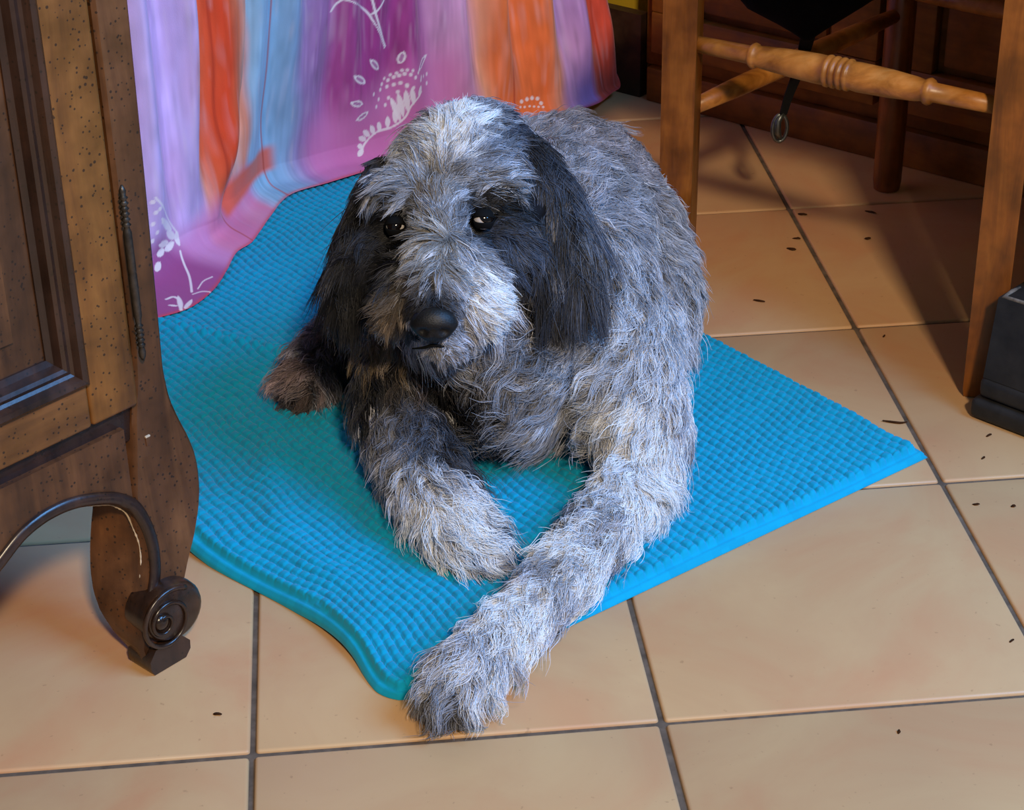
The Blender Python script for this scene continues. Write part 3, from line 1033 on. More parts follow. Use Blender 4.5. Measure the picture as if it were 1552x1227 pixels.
sp = catmull([(0.002, 0.0, 0.272), (0.006, 0.035, 0.235), (0.004, 0.055, 0.200), (-0.002, 0.063, 0.172), (-0.006, 0.066, 0.150)], 24)
rings = []
for i, q in enumerate(sp):
    w = 0.0085 - 0.004 * i / 23
    an = -0.1 + 0.3 * i / 23
    ex = Vector((math.cos(an), math.sin(an), 0)); ey = Vector((-ex.y, ex.x, 0))
    c = Vector(q)
    rings.append([c + ex * a * w + ey * b * 0.0012 for a, b in ((-1, -1), (1, -1), (1, 1), (-1, 1))])
loft(bm, rings)
strap = from_bm('strap', bm, M_STRAP, bag, True, 0.7)
bm = bmesh.new()
rp = [(-0.009 + 0.009 * math.cos(a), 0.067, 0.133 + 0.017 * math.sin(a)) for a in np.linspace(0, 2 * math.pi, 33)]
tube(bm, rp, 0.0024, 8, False)
from_bm('buckle', bm, M_STEEL, strap, True)
bm = bmesh.new()
tube(bm, [(-0.006, 0.067, 0.152), (-0.012, 0.066, 0.142), (-0.012, 0.066, 0.128), (-0.007, 0.067, 0.118)], [0.003, 0.0045, 0.005, 0.002], 8)
from_bm('buckle_tongue', bm, M_STEEL, strap, True)

# ------------------------------------------------------------------ black cabinet whose stepped foot enters at the right
tab = empty('black_cabinet', (0.80, 0.42, 0), math.atan2(-0.760, 0.650))
tag(tab, 'black worn wooden cabinet corner with a stepped base beside the chair leg', 'cabinet')
# local x runs along the front edge towards the lower right; local +y runs away from the camera
tx = Vector((0.650, -0.760, 0)); ty = Vector((0.760, 0.650, 0))


def tl(x, y, z=0.0):
    d = Vector((x, y, 0)) - Vector((0.80, 0.42, 0))
    return (d.dot(tx), d.dot(ty), z)


c0 = tl(0.722, 0.448)
x0, y0 = c0[0], c0[1]
for k, (z0, z1, ins) in enumerate(((0.0005, 0.0235, 0.0), (0.0240, 0.0470, 0.005))):
    bm = bmesh.new()
    add_box(bm, (x0 + ins, y0 + ins, z0), (x0 + 0.42 - ins, y0 + 0.62 - ins, z1))
    bevel(bm, 0.007, 4)
    from_bm('base_slab', bm, M_BLOCK, tab, True, 0.8)
bm = bmesh.new()
i0, i1 = 0.008, 0.011
loft(bm, [[(x0 + i0, y0 + i0, 0.0465), (x0 + 0.405, y0 + i0, 0.0465), (x0 + 0.405, y0 + 0.61, 0.0465), (x0 + i0, y0 + 0.61, 0.0465)],
          [(x0 + i1, y0 + i1 + 0.004, 0.135), (x0 + 0.395, y0 + i1 + 0.004, 0.150), (x0 + 0.395, y0 + 0.605, 0.150), (x0 + i1, y0 + 0.605, 0.135)]])
bevel(bm, 0.005, 3)
from_bm('foot_block', bm, M_BLOCK, tab, True, 0.8)
bm = bmesh.new()
tube(bm, [(x0 + i1 + 0.004, y0 + i1 + 0.038, 0.1345), (x0 + i1 + 0.003, y0 + i1 + 0.025, 0.1345), (x0 + i1 + 0.004, y0 + i1 + 0.008, 0.1340), (x0 + i1 + 0.05, y0 + i1 + 0.0065, 0.1370), (x0 + i1 + 0.12, y0 + i1 + 0.0065, 0.1415)], [0.0015, 0.003, 0.0034, 0.0028, 0.0015], 7)
from_bm('worn_edge', bm, M_BLOCKEDGE, tab, True)
box_obj('upper_blocker', (x0 + 0.016, y0 + 0.052, 0.12), (x0 + 0.32, y0 + 0.60, 0.85), M_BLOCK, tab, 0.006, 3)  # added body and top, mostly unseen, sized to block light behind the chair
box_obj('top', (x0 + 0.016, y0 + 0.048, 0.85), (x0 + 0.33, y0 + 0.61, 0.87), M_BLOCK, tab, 0.005, 3)

# ------------------------------------------------------------------ crumbs and dry leaf bits on the tiles
crumbs = [(0.671, 0.968, .008, 'oval brown leaf scrap just past the second grout crossing beside the chair'),
          (0.757, 0.963, .010, 'long thin leaf scrap in the chair shadow near the rear leg'),
          (0.648, 0.898, .006, 'small curled leaf scrap touching the grout line below the oval one'),
          (0.635, 0.869, .008, 'brown leaf scrap with a stalk left of the grout line'),
          (0.733, 0.886, .006, 'tiny leaf scrap alone in the middle of the tile under the chair'),
          (0.567, 0.736, .006, 'short pale straw lying on the tile right of the dog'),
          (0.685, 0.633, .003, 'dark speck on the tile just below a grout line near the chair leg'),
          (0.646, 0.447, .012, 'curved brown twig beside the grout line above the mat corner'),
          (0.732, 0.409, .004, 'dark crumb in front of the black cabinet base'),
          (0.713, 0.367, .003, 'small dark crumb between the mat corner and the picture edge'),
          (0.680, 0.285, .005, 'thin dark scrap just below the grout line right of the mat corner'),
          (0.714, 0.278, .004, 'crumb near the right picture edge below the grout line'),
          (0.516, -0.036, .003, 'round dark crumb on the lowest tile at the bottom right'),
          (-0.029, 0.053, .005, 'dark brown shred on the tile in front of the cabinet foot'),
          (0.644, 0.071, .003, 'dark crumb near the right picture edge on the large tile')]
for i, (x, y, r, lab) in enumerate(crumbs):
    bm = bmesh.new()
    an = rnd.uniform(-0.9, 0.9)
    if 'twig' in lab or 'straw' in lab:
        q = [(-r, 0.3 * r), (-0.3 * r, 0), (0.4 * r, -0.25 * r), (r, -0.2 * r)] if 'twig' in lab else [(-r, r * .5), (0, 0), (r, -r * .5)]
        q = catmull(q, 10)
        tube(bm, [(a, b, 0.0014) for a, b in q], [0.0007 + 0.0006 * math.sin(math.pi * k / 9) for k in range(10)], 6)
    else:
        rings = []
        asp = 0.28 if 'thin' in lab else 0.55
        ca, sa_ = math.cos(an), math.sin(an)
        for z, k in ((0.0002, 0.55), (0.0007, 1.0), (0.0015, 0.8), (0.0020, 0.35)):
            ring = []
            for j in range(10):
                a = 2 * math.pi * j / 10
                rr = r * k * 0.75 * (1 + 0.25 * math.sin(a * 2 + i) + 0.12 * math.sin(3 * a + 2 * i))
                px_, py_ = math.cos(a) * rr, math.sin(a) * rr * asp
                ring.append((px_ * ca - py_ * sa_, px_ * sa_ + py_ * ca, z + 0.0006 * math.cos(a)))
            rings.append(ring)
        loft(bm, rings)
    o = from_bm('crumb', bm, M_CRUMB, None, True)
    o.location = (x, y, 0.0)
    tag(o, lab, 'crumb', 'leaf crumbs on the tiles')

# ------------------------------------------------------------------ dog: one continuous body
CAPS = [  # chains of (x, y, z, radius)
    # trunk
    [(0.345, 0.735, 0.128, 0.108), (0.320, 0.640, 0.138, 0.108), (0.295, 0.545, 0.140, 0.100), (0.270, 0.465, 0.135, 0.092), (0.252, 0.420, 0.118, 0.080)],
    [(0.355, 0.70, 0.085, 0.085), (0.30, 0.56, 0.082, 0.078), (0.262, 0.44, 0.085, 0.070)],
    # rump and tail root
    [(0.352, 0.785, 0.105, 0.095), (0.36, 0.84, 0.075, 0.060)],
    # haunch on the viewer's right, folded
    [(0.390, 0.705, 0.105, 0.084), (0.417, 0.625, 0.075, 0.060), (0.420, 0.575, 0.048, 0.040)],
    [(0.430, 0.585, 0.040, 0.034), (0.445, 0.68, 0.032, 0.028)],
    # hind leg that reaches out to the viewer's left
    [(0.270, 0.740, 0.095, 0.080), (0.175, 0.690, 0.065, 0.056), (0.110, 0.635, 0.050, 0.036), (0.066, 0.575, 0.036, 0.029), (0.050, 0.545, 0.030, 0.029)],
    # neck
    [(0.262, 0.505, 0.175, 0.085), (0.245, 0.465, 0.225, 0.070), (0.228, 0.470, 0.280, 0.060)],
    [(0.215, 0.400, 0.175, 0.055), (0.205, 0.370, 0.215, 0.040)],
    # shoulder and foreleg on the viewer's right
    [(0.322, 0.500, 0.165, 0.070), (0.352, 0.415, 0.120, 0.058), (0.368, 0.350, 0.070, 0.044), (0.364, 0.308, 0.043, 0.033)],
    [(0.364, 0.310, 0.043, 0.033), (0.312, 0.225, 0.042, 0.028), (0.258, 0.145, 0.037, 0.024), (0.215, 0.090, 0.034, 0.024), (0.178, 0.047, 0.030, 0.027), (0.162, 0.026, 0.023, 0.022)],
    # shoulder and foreleg on the viewer's left
    [(0.205, 0.485, 0.160, 0.062), (0.160, 0.440, 0.110, 0.052), (0.142, 0.415, 0.075, 0.043)],
    [(0.142, 0.418, 0.070, 0.042), (0.152, 0.355, 0.062, 0.037), (0.167, 0.295, 0.052, 0.034), (0.186, 0.250, 0.036, 0.031), (0.198, 0.232, 0.026, 0.026)],
    # head
    [(0.2110, 0.4412, 0.3000, 0.066), (0.2260, 0.480, 0.2960, 0.060)],
    [(0.2360, 0.3990, 0.3020, 0.027), (0.1514, 0.4050, 0.2990, 0.027)],
    [(0.1864, 0.3800, 0.2935, 0.027), (0.1796, 0.3380, 0.2715, 0.025), (0.1743, 0.3040, 0.2500, 0.026), (0.1724, 0.2835, 0.2370, 0.022)],
    [(0.1900, 0.400, 0.255, 0.046), (0.1780, 0.3250, 0.232, 0.034)],
    [(0.2131, 0.3120, 0.2280, 0.026), (0.200, 0.365, 0.240, 0.040)],
    [(0.1450, 0.3170, 0.2280, 0.025), (0.170, 0.365, 0.240, 0.038)],
    [(0.1810, 0.2860, 0.2080, 0.017), (0.1940, 0.330, 0.206, 0.030), (0.205, 0.390, 0.215, 0.040)],
    [(0.2500, 0.3830, 0.2420, 0.034), (0.2280, 0.420, 0.265, 0.05)],
    [(0.1290, 0.3950, 0.2430, 0.030), (0.1700, 0.425, 0.265, 0.045)],
    # ears
    [(0.2760, 0.4433, 0.3150, 0.019), (0.2990, 0.4060, 0.2880, 0.018), (0.3110, 0.3780, 0.2520, 0.020), (0.3110, 0.3620, 0.2200, 0.017)],
    [(0.2740, 0.4300, 0.3000, 0.017), (0.2800, 0.3980, 0.2700, 0.017), (0.2850, 0.3780, 0.2400, 0.019), (0.2860, 0.3640, 0.2140, 0.016)],
    [(0.1400, 0.4480, 0.3020, 0.018), (0.1180, 0.4160, 0.2700, 0.019), (0.1040, 0.3920, 0.2330, 0.022), (0.1000, 0.3780, 0.2020, 0.019)],
]
EARS = [21, 22, 23]


def taper_capsule(bm, chain):
    """union of spheres strung densely along a chain: remeshed afterwards into one skin"""
    P = np.array(chain, float)
    for a, b in zip(P[:-1], P[1:]):
        d = np.linalg.norm(b[:3] - a[:3])
        n = max(2, int(d / (0.28 * min(a[3], b[3]))) + 1)
        for f in np.linspace(0, 1, n):
            q = a * (1 - f) + b * f
            bmesh.ops.create_icosphere(bm, subdivisions=2, radius=q[3], matrix=Matrix.Translation(q[:3]))


bm = bmesh.new()
for ch in CAPS: taper_capsule(bm, ch)
raw = bpy.data.meshes.new('dog_raw')
bm.to_mesh(raw); bm.free()
tmp = bpy.data.objects.new('dog_tmp', raw)
COL.objects.link(tmp)
md = tmp.modifiers.new('skin', 'REMESH'); md.mode = 'VOXEL'; md.voxel_size = 0.0045
ms = tmp.modifiers.new('soft', 'SMOOTH'); ms.factor = 0.5; ms.iterations = 9
dg = bpy.context.evaluated_depsgraph_get()
body_me = bpy.data.meshes.new_from_object(tmp.evaluated_get(dg))
bpy.data.objects.remove(tmp); bpy.data.meshes.remove(raw)
body_me.name = 'dog'
body_me.materials.clear()
nv_ = len(body_me.vertices)
BV = np.empty(nv_ * 3, np.float32); body_me.vertices.foreach_get('co', BV); BV = BV.reshape(-1, 3).astype(float)
BV[:, 2] = np.maximum(BV[:, 2], 0.0075)
body_me.vertices.foreach_set('co', BV.astype(np.float32).reshape(-1))
body_me.polygons.foreach_set('use_smooth', [True] * len(body_me.polygons))
body_me.update()
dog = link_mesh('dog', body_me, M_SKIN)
tag(dog, 'shaggy grey merle dog with black ears lying on the teal mat', 'dog')

PAINT = [
    (0.3713, 0.7095, 0.2281, 0.09, (140, 134, 138), 0.8),
    (0.3505, 0.7692, 0.2251, 0.05, (120, 112, 112), 0.8),
    (0.4126, 0.6976, 0.2004, 0.05, (165, 160, 166), 0.8),
    (0.4562, 0.712, 0.1502, 0.035, (226, 226, 230), 0.95),
    (0.4663, 0.6894, 0.1288, 0.02, (40, 40, 46), 0.6),
    (0.4138, 0.6131, 0.1683, 0.06, (164, 166, 174), 0.8),
    (0.3674, 0.4487, 0.1955, 0.06, (164, 166, 174), 0.8),
    (0.4529, 0.588, 0.1016, 0.06, (164, 166, 174), 0.8),
    (0.3966, 0.3868, 0.1399, 0.07, (196, 198, 206), 0.8),
    (0.2806, 0.363, 0.1602, 0.05, (82, 83, 90), 0.85),
    (0.2603, 0.3483, 0.1417, 0.04, (118, 119, 126), 0.7),
    (0.3058, 0.3675, 0.1282, 0.05, (118, 119, 126), 0.7),
    (0.3414, 0.3544, 0.1327, 0.05, (164, 166, 174), 0.8),
    (0.3222, 0.3491, 0.0875, 0.05, (164, 166, 174), 0.8),
    (0.3538, 0.3101, 0.0862, 0.06, (226, 226, 230), 0.8),
    (0.3384, 0.2482, 0.0681, 0.05, (196, 198, 206), 0.8),
    (0.3739, 0.2789, 0.0606, 0.04, (226, 226, 230), 0.6),
    (0.29, 0.414, 0.0293, 0.04, (118, 119, 126), 0.7),
    (0.2876, 0.2297, 0.0548, 0.045, (82, 83, 90), 0.85),
    (0.2151, 0.25, 0.0429, 0.04, (40, 40, 46), 0.85),
    (0.1694, 0.3851, 0.0999, 0.075, (24, 24, 29), 0.95),
    (0.2111, 0.3601, 0.0965, 0.058, (24, 24, 29), 0.92),
    (0.1919, 0.3222, 0.0683, 0.058, (24, 24, 29), 0.92),
    (0.2411, 0.4077, 0.0304, 0.04, (40, 40, 46), 0.8),
    (0.1432, 0.3643, 0.0991, 0.04, (82, 83, 90), 0.8),
    (0.235, 0.3515, 0.0854, 0.03, (82, 83, 90), 0.7),
    (0.1943, 0.3717, 0.1267, 0.04, (24, 24, 29), 0.9),
    (0.1295, 0.348, 0.088, 0.03, (118, 119, 126), 0.7),
    (0.1846, 0.3905, 0.0749, 0.012, (164, 166, 174), 0.6),
    (0.1376, 0.3266, 0.0857, 0.045, (82, 83, 90), 0.85),
    (0.1445, 0.2932, 0.0768, 0.03, (118, 119, 126), 0.8),
    (0.1607, 0.2656, 0.0714, 0.035, (164, 166, 174), 0.85),
    (0.1757, 0.2322, 0.0561, 0.045, (240, 240, 246), 0.95),
    (0.1526, 0.2518, 0.0384, 0.03, (226, 226, 230), 0.85),
    (0.1801, 0.2218, 0.0129, 0.022, (190, 176, 160), 0.6),
    (0.1904, 0.264, 0.07, 0.02, (196, 198, 206), 0.7),
    (0.3572, 0.2482, 0.0312, 0.06, (226, 226, 230), 0.9),
    (0.2974, 0.1681, 0.0534, 0.05, (226, 226, 230), 0.85),
    (0.2655, 0.1436, 0.0588, 0.025, (118, 119, 126), 0.6),
    (0.2999, 0.1862, 0.062, 0.02, (118, 119, 126), 0.5),
    (0.2254, 0.0871, 0.0541, 0.05, (226, 226, 230), 0.85),
    (0.1823, 0.0333, 0.0506, 0.04, (164, 166, 174), 0.85),
    (0.1638, 0.0083, 0.0318, 0.03, (118, 119, 126), 0.8),
    (0.1504, 0.0098, 0.0219, 0.022, (82, 83, 90), 0.7),
    (0.1755, 0.0158, 0.0116, 0.025, (82, 83, 90), 0.7),
    (0.192, 0.0266, 0.035, 0.025, (196, 198, 206), 0.8),
    (0.0641, 0.6132, 0.0605, 0.05, (130, 112, 116), 0.9),
    (0.0424, 0.5382, 0.0549, 0.035, (120, 102, 102), 0.9),
    (0.0403, 0.5204, 0.0263, 0.025, (76, 62, 58), 0.9),
    (0.0901, 0.5664, 0.0519, 0.05, (24, 24, 29), 0.9),
    (0.112, 0.4195, 0.1138, 0.05, (12, 12, 15), 0.95),
    (0.2065, 0.3792, 0.3165, 0.1, (134, 136, 144), 0.92),
    (0.2121, 0.4337, 0.3628, 0.034, (240, 240, 244), 0.95),
    (0.1893, 0.4126, 0.3514, 0.035, (226, 226, 230), 0.85),
    (0.1618, 0.4136, 0.3303, 0.03, (164, 166, 174), 0.8),
    (0.266, 0.4361, 0.3334, 0.048, (50, 54, 66), 0.92),
    (0.2882, 0.4188, 0.3177, 0.045, (24, 24, 29), 0.92),
    (0.2735, 0.3983, 0.2915, 0.032, (40, 40, 46), 0.85),
    (0.2343, 0.3895, 0.3296, 0.03, (122, 127, 140), 0.85),
    (0.1244, 0.4506, 0.307, 0.036, (40, 40, 46), 0.9),
    (0.1464, 0.384, 0.3116, 0.022, (140, 142, 150), 0.75),
    (0.2387, 0.3766, 0.3125, 0.022, (164, 166, 174), 0.75),
    (0.1825, 0.3735, 0.3171, 0.02, (134, 126, 120), 0.7),
    (0.2277, 0.3732, 0.2825, 0.033, (12, 12, 15), 0.98),
    (0.2519, 0.3773, 0.2825, 0.034, (12, 12, 15), 0.95),
    (0.2593, 0.3545, 0.2533, 0.042, (40, 44, 56), 0.93),
    (0.2695, 0.3983, 0.1982, 0.04, (24, 24, 29), 0.9),
    (0.2416, 0.3553, 0.2573, 0.026, (52, 58, 72), 0.9),
    (0.2042, 0.3571, 0.2975, 0.012, (40, 40, 46), 0.7),
    (0.1412, 0.3829, 0.277, 0.04, (12, 12, 15), 0.98),
    (0.1276, 0.3692, 0.2547, 0.048, (12, 12, 15), 0.97),
    (0.1298, 0.3189, 0.246, 0.036, (12, 12, 15), 0.93),
    (0.1499, 0.3331, 0.2637, 0.02, (12, 12, 15), 0.9),
    (0.1753, 0.3229, 0.2892, 0.021, (128, 124, 120), 0.9),
    (0.1774, 0.3015, 0.2769, 0.022, (126, 124, 124), 0.9),
    (0.2106, 0.3677, 0.286, 0.013, (12, 12, 15), 0.95),
    (0.2143, 0.3733, 0.2942, 0.012, (12, 12, 15), 0.9),
    (0.1584, 0.3687, 0.2804, 0.014, (12, 12, 15), 0.95),
    (0.2119, 0.3081, 0.2537, 0.026, (226, 226, 230), 0.95),
    (0.2275, 0.2935, 0.2327, 0.03, (226, 228, 236), 0.95),
    (0.2104, 0.3088, 0.1933, 0.03, (196, 198, 206), 0.8),
    (0.1397, 0.2955, 0.2343, 0.026, (92, 80, 68), 0.92),
    (0.1325, 0.4204, 0.1462, 0.024, (112, 96, 74), 0.9),
    (0.1549, 0.291, 0.258, 0.022, (62, 56, 52), 0.92),
    (0.1618, 0.27, 0.2476, 0.025, (24, 24, 29), 0.92),
    (0.1737, 0.2738, 0.2557, 0.022, (24, 24, 29), 0.9),
    (0.1506, 0.2977, 0.2163, 0.018, (24, 24, 29), 0.85),
    (0.194, 0.3577, 0.1517, 0.02, (164, 166, 174), 0.7),
    (0.1651, 0.3963, 0.1332, 0.02, (78, 68, 64), 0.8),
    (0.1907, 0.2776, 0.2444, 0.012, (82, 83, 90), 0.7),
    (0.2002, 0.3175, 0.2679, 0.014, (196, 198, 206), 0.7),
    (0.2986, 0.4044, 0.3069, 0.045, (52, 56, 68), 0.95),
    (0.3061, 0.369, 0.2699, 0.05, (62, 68, 82), 0.95),
    (0.3155, 0.3489, 0.2259, 0.05, (44, 47, 56), 0.95),
    (0.3036, 0.3984, 0.1822, 0.03, (24, 24, 29), 0.9),
    (0.3234, 0.3634, 0.2517, 0.02, (110, 114, 124), 0.5),
    (0.2893, 0.3793, 0.2728, 0.02, (24, 24, 29), 0.8),
    (0.1182, 0.4164, 0.293, 0.045, (24, 24, 29), 0.95),
    (0.1032, 0.3834, 0.2562, 0.05, (24, 24, 29), 0.95),
    (0.0942, 0.3645, 0.2128, 0.05, (12, 12, 15), 0.97),
]
COMB = [
    (0.21, 0.41, 0.3544, 0.189, 0.933, 0.307),
    (0.2334, 0.4077, 0.3477, 0.636, 0.726, -0.262),
    (0.2504, 0.4017, 0.3301, 0.826, 0.504, -0.252),
    (0.2476, 0.3777, 0.3083, 0.744, 0.512, -0.43),
    (0.1742, 0.4134, 0.3425, -0.441, 0.849, -0.292),
    (0.1502, 0.4312, 0.3174, -0.603, -0.786, -0.14),
    (0.1476, 0.3837, 0.3117, -0.703, 0.259, -0.662),
    (0.1777, 0.3875, 0.3211, -0.214, 0.767, 0.605),
    (0.2069, 0.3824, 0.3215, 0.864, 0.235, 0.446),
    (0.1737, 0.3391, 0.2978, -0.107, 0.92, 0.378),
    (0.1722, 0.3207, 0.2872, -0.673, -0.388, -0.63),
    (0.1647, 0.302, 0.2743, -0.644, 0.397, -0.654),
    (0.1472, 0.3122, 0.2546, -0.564, -0.311, -0.765),
    (0.1396, 0.295, 0.2314, -0.073, 0.781, -0.62),
    (0.1939, 0.3085, 0.2725, 0.667, -0.228, -0.709),
    (0.1981, 0.2966, 0.2525, 0.836, 0.046, -0.547),
    (0.2083, 0.2889, 0.2234, 0.434, 0.741, -0.513),
    (0.1956, 0.2804, 0.2091, 0.295, 0.752, -0.589),
    (0.1716, 0.3969, 0.1395, 0.141, -0.244, -0.959),
    (0.1833, 0.2736, 0.2004, 0.093, 0.818, -0.568),
    (0.2506, 0.3563, 0.2595, 0.209, 0.549, -0.809),
    (0.2625, 0.3593, 0.2244, -0.128, 0.286, -0.95),
    (0.1319, 0.3638, 0.2505, -0.011, 0.852, -0.524),
    (0.1405, 0.3855, 0.2856, -0.805, 0.136, -0.578),
    (0.2263, 0.3743, 0.2982, 0.975, 0.12, 0.189),
    (0.2909, 0.4157, 0.3156, 0.19, -0.714, -0.674),
    (0.3011, 0.3774, 0.2794, 0.156, -0.493, -0.856),
    (0.3132, 0.3547, 0.2432, 0.112, 0.541, -0.834),
    (0.2876, 0.3656, 0.2529, -0.121, -0.356, -0.926),
    (0.3007, 0.3511, 0.2259, 0.126, 0.629, -0.767),
    (0.125, 0.4248, 0.302, -0.317, -0.661, -0.68),
    (0.1103, 0.3942, 0.2705, -0.302, -0.474, -0.827),
    (0.0983, 0.3698, 0.23, -0.037, 0.81, -0.585),
    (0.1099, 0.3685, 0.2232, -0.016, 0.823, -0.568),
    (0.3256, 0.7427, 0.229, 0.979, 0.202, -0.032),
    (0.3806, 0.6753, 0.2262, 0.588, 0.659, -0.469),
    (0.398, 0.6034, 0.1958, 0.532, 0.622, -0.574),
    (0.4302, 0.6246, 0.1395, 0.668, -0.357, -0.653),
    (0.4537, 0.5934, 0.1066, 0.116, -0.422, -0.899),
    (0.4288, 0.5693, 0.0969, -0.2, -0.944, 0.264),
    (0.3721, 0.4369, 0.1868, -0.138, -0.92, -0.368),
    (0.4576, 0.5681, 0.0569, -0.431, -0.428, -0.795),
    (0.3856, 0.3574, 0.128, -0.445, -0.738, -0.507),
    (0.3258, 0.3768, 0.15, -0.913, -0.39, -0.119),
    (0.3124, 0.3699, 0.1264, -0.894, -0.445, -0.051),
    (0.3338, 0.3439, 0.1109, -0.271, 0.689, -0.672),
    (0.2927, 0.3634, 0.0887, -0.937, -0.08, -0.34),
    (0.3424, 0.3162, 0.0835, -0.377, -0.862, -0.34),
    (0.3645, 0.2988, 0.0778, -0.267, -0.921, -0.285),
    (0.3186, 0.2847, 0.0569, -0.489, -0.871, -0.034),
    (0.2831, 0.4137, 0.0272, -0.975, -0.22, 0.02),
    (0.3726, 0.2701, 0.0519, 0.161, 0.368, -0.916),
    (0.2995, 0.3668, 0.143, -0.932, -0.359, 0.041),
    (0.3558, 0.2486, 0.0282, -0.55, -0.772, 0.318),
    (0.3268, 0.2102, 0.0581, -0.758, -0.646, 0.087),
    (0.2968, 0.1638, 0.0494, -0.732, -0.669, 0.13),
    (0.2733, 0.1598, 0.0609, -0.92, -0.242, -0.31),
    (0.2506, 0.1136, 0.0535, -0.673, -0.739, 0.006),
    (0.2383, 0.1506, 0.0491, -0.468, -0.878, 0.097),
    (0.2089, 0.0863, 0.0561, -0.529, -0.848, -0.029),
    (0.1828, 0.0388, 0.0531, -0.554, -0.727, -0.405),
    (0.165, 0.0194, 0.0429, -0.416, -0.131, -0.9),
    (0.1892, 0.0249, 0.0365, -0.303, -0.124, -0.945),
    (0.2054, 0.0517, 0.0481, -0.316, -0.798, -0.512),
    (0.3364, 0.2208, 0.0277, -0.591, -0.806, -0.037),
    (0.3691, 0.2694, 0.0267, -0.545, -0.837, 0.047),
    (0.1455, 0.3062, 0.083, -0.404, -0.187, -0.895),
    (0.1628, 0.2912, 0.0836, 0.47, -0.822, -0.322),
    (0.154, 0.2596, 0.0615, -0.063, 0.104, -0.993),
    (0.1766, 0.2426, 0.0635, 0.915, -0.199, -0.351),
    (0.1806, 0.2228, 0.0479, 0.9, -0.281, -0.335),
    (0.1578, 0.2467, 0.027, 0.569, -0.569, -0.595),
    (0.174, 0.2212, 0.0283, 0.559, -0.09, -0.824),
    (0.1453, 0.274, 0.0346, 0.424, -0.843, -0.33),
    (0.1634, 0.386, 0.107, -0.206, -0.943, -0.263),
    (0.1938, 0.3816, 0.0856, -0.064, -0.955, -0.289),
    (0.2231, 0.3576, 0.0827, -0.388, -0.885, -0.256),
    (0.2027, 0.2798, 0.0587, 0.318, -0.88, -0.354),
    (0.1371, 0.3666, 0.0983, -0.206, -0.85, -0.484),
    (0.2695, 0.4094, 0.027, -0.289, -0.955, 0.062),
    (0.0712, 0.5962, 0.0688, -0.792, -0.322, -0.519),
    (0.0564, 0.5558, 0.0599, -0.823, -0.393, -0.41),
    (0.048, 0.5206, 0.041, -0.478, 0.33, -0.814),
    (0.0609, 0.5206, 0.0324, -0.083, 0.453, -0.888),
    (0.0754, 0.5404, 0.0437, -0.3, -0.518, -0.801),
]


def chain_dist(pts, chain):
    best = np.full(len(pts), 9.0)
    P = np.array(chain, float)
    for a, b in zip(P[:-1], P[1:]):
        ab = b[:3] - a[:3]
        t = np.clip((pts - a[:3]) @ ab / (ab @ ab), 0, 1)
        r = a[3] + (b[3] - a[3]) * t
        best = np.minimum(best, np.linalg.norm(pts - a[:3] - t[:, None] * ab, axis=1) - r)
    return best


def vnoise(p, s, seed=0):
    p = p * s + seed * 17.3
    return (np.sin(p[:, 0] * 1.7 + 1.3 * np.sin(p[:, 1] * 1.1 + seed)) + np.sin(p[:, 1] * 1.9 + 1.7 * np.sin(p[:, 2] * 1.3)) + np.sin(p[:, 2] * 2.1 + 1.1 * np.sin(p[:, 0] * 0.9))) / 3


def paint(p, jitter):
    """coat colour at points p; patches have tufted edges"""
    c = np.tile(np.array(s2l((146, 146, 154))), (len(p), 1))
    mott = vnoise(p, 70, 1) * 0.5 + vnoise(p, 160, 2) * 0.5
    c *= (1 + 0.22 * mott)[:, None]
    for x, y, z, r, col, k in PAINT:
        d = np.linalg.norm(p - np.array([x, y, z]), axis=1) / r + jitter * 0.16 + 0.10 * vnoise(p, 90, 3)
        w = (1 - sstep(0.55, 1.1, d)) * k
        c = c * (1 - w[:, None]) + np.array(s2l(col)) * w[:, None]
    return c


body_me.calc_loop_triangles()
nt = len(body_me.loop_triangles)
tri = np.empty(nt * 3, np.int32); body_me.loop_triangles.foreach_get('vertices', tri); tri = tri.reshape(-1, 3)
VN = np.empty(nv_ * 3, np.float32); body_me.vertices.foreach_get('normal', VN); VN = VN.reshape(-1, 3).astype(float)
ta, tb_, tc_ = BV[tri[:, 0]], BV[tri[:, 1]], BV[tri[:, 2]]
area = np.linalg.norm(np.cross(tb_ - ta, tc_ - ta), axis=1) / 2
skin_c = paint(BV, np.zeros(nv_)) * 0.25  # skin darkened so gaps in the fur look shaded
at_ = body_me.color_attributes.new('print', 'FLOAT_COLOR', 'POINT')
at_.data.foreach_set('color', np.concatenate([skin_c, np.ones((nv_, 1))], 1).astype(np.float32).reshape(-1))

EYES = [((0.2242, 0.3658, 0.2878), 0.0092), ((0.1454, 0.3752, 0.2815), 0.0088)]
NOSE = np.array([0.1714, 0.2690, 0.2352])


REG = ['body_fur', 'ear_fur', 'ear_fur', 'head_fur', 'leg_fur', 'leg_fur', 'leg_fur']


def regions(p):
    """0 body, 1/2 ears, 3 head, 4 foreleg right, 5 foreleg left, 6 hind leg; plus distances"""
    D = {i: chain_dist(p, CAPS[i]) for i in range(len(CAPS))}
    reg = np.zeros(len(p), int)
    head = np.min([D[i] for i in range(12, 21)], axis=0)
    trunk = np.min([D[i] for i in (0, 1, 2, 3, 4, 6, 7)], axis=0)
    reg[head < trunk] = 3
    le1 = np.minimum(D[21], D[22]); le2 = D[23]
    m = np.minimum(head, trunk)
    reg[(le1 < m)] = 1
    reg[(le2 < m)] = 2
    m = np.minimum(m, np.minimum(le1, le2))
    reg[(D[9] < m)] = 4
    reg[(D[11] < m)] = 5
    reg[(D[5] < m) & (p[:, 0] < 0.17)] = 6
    return reg


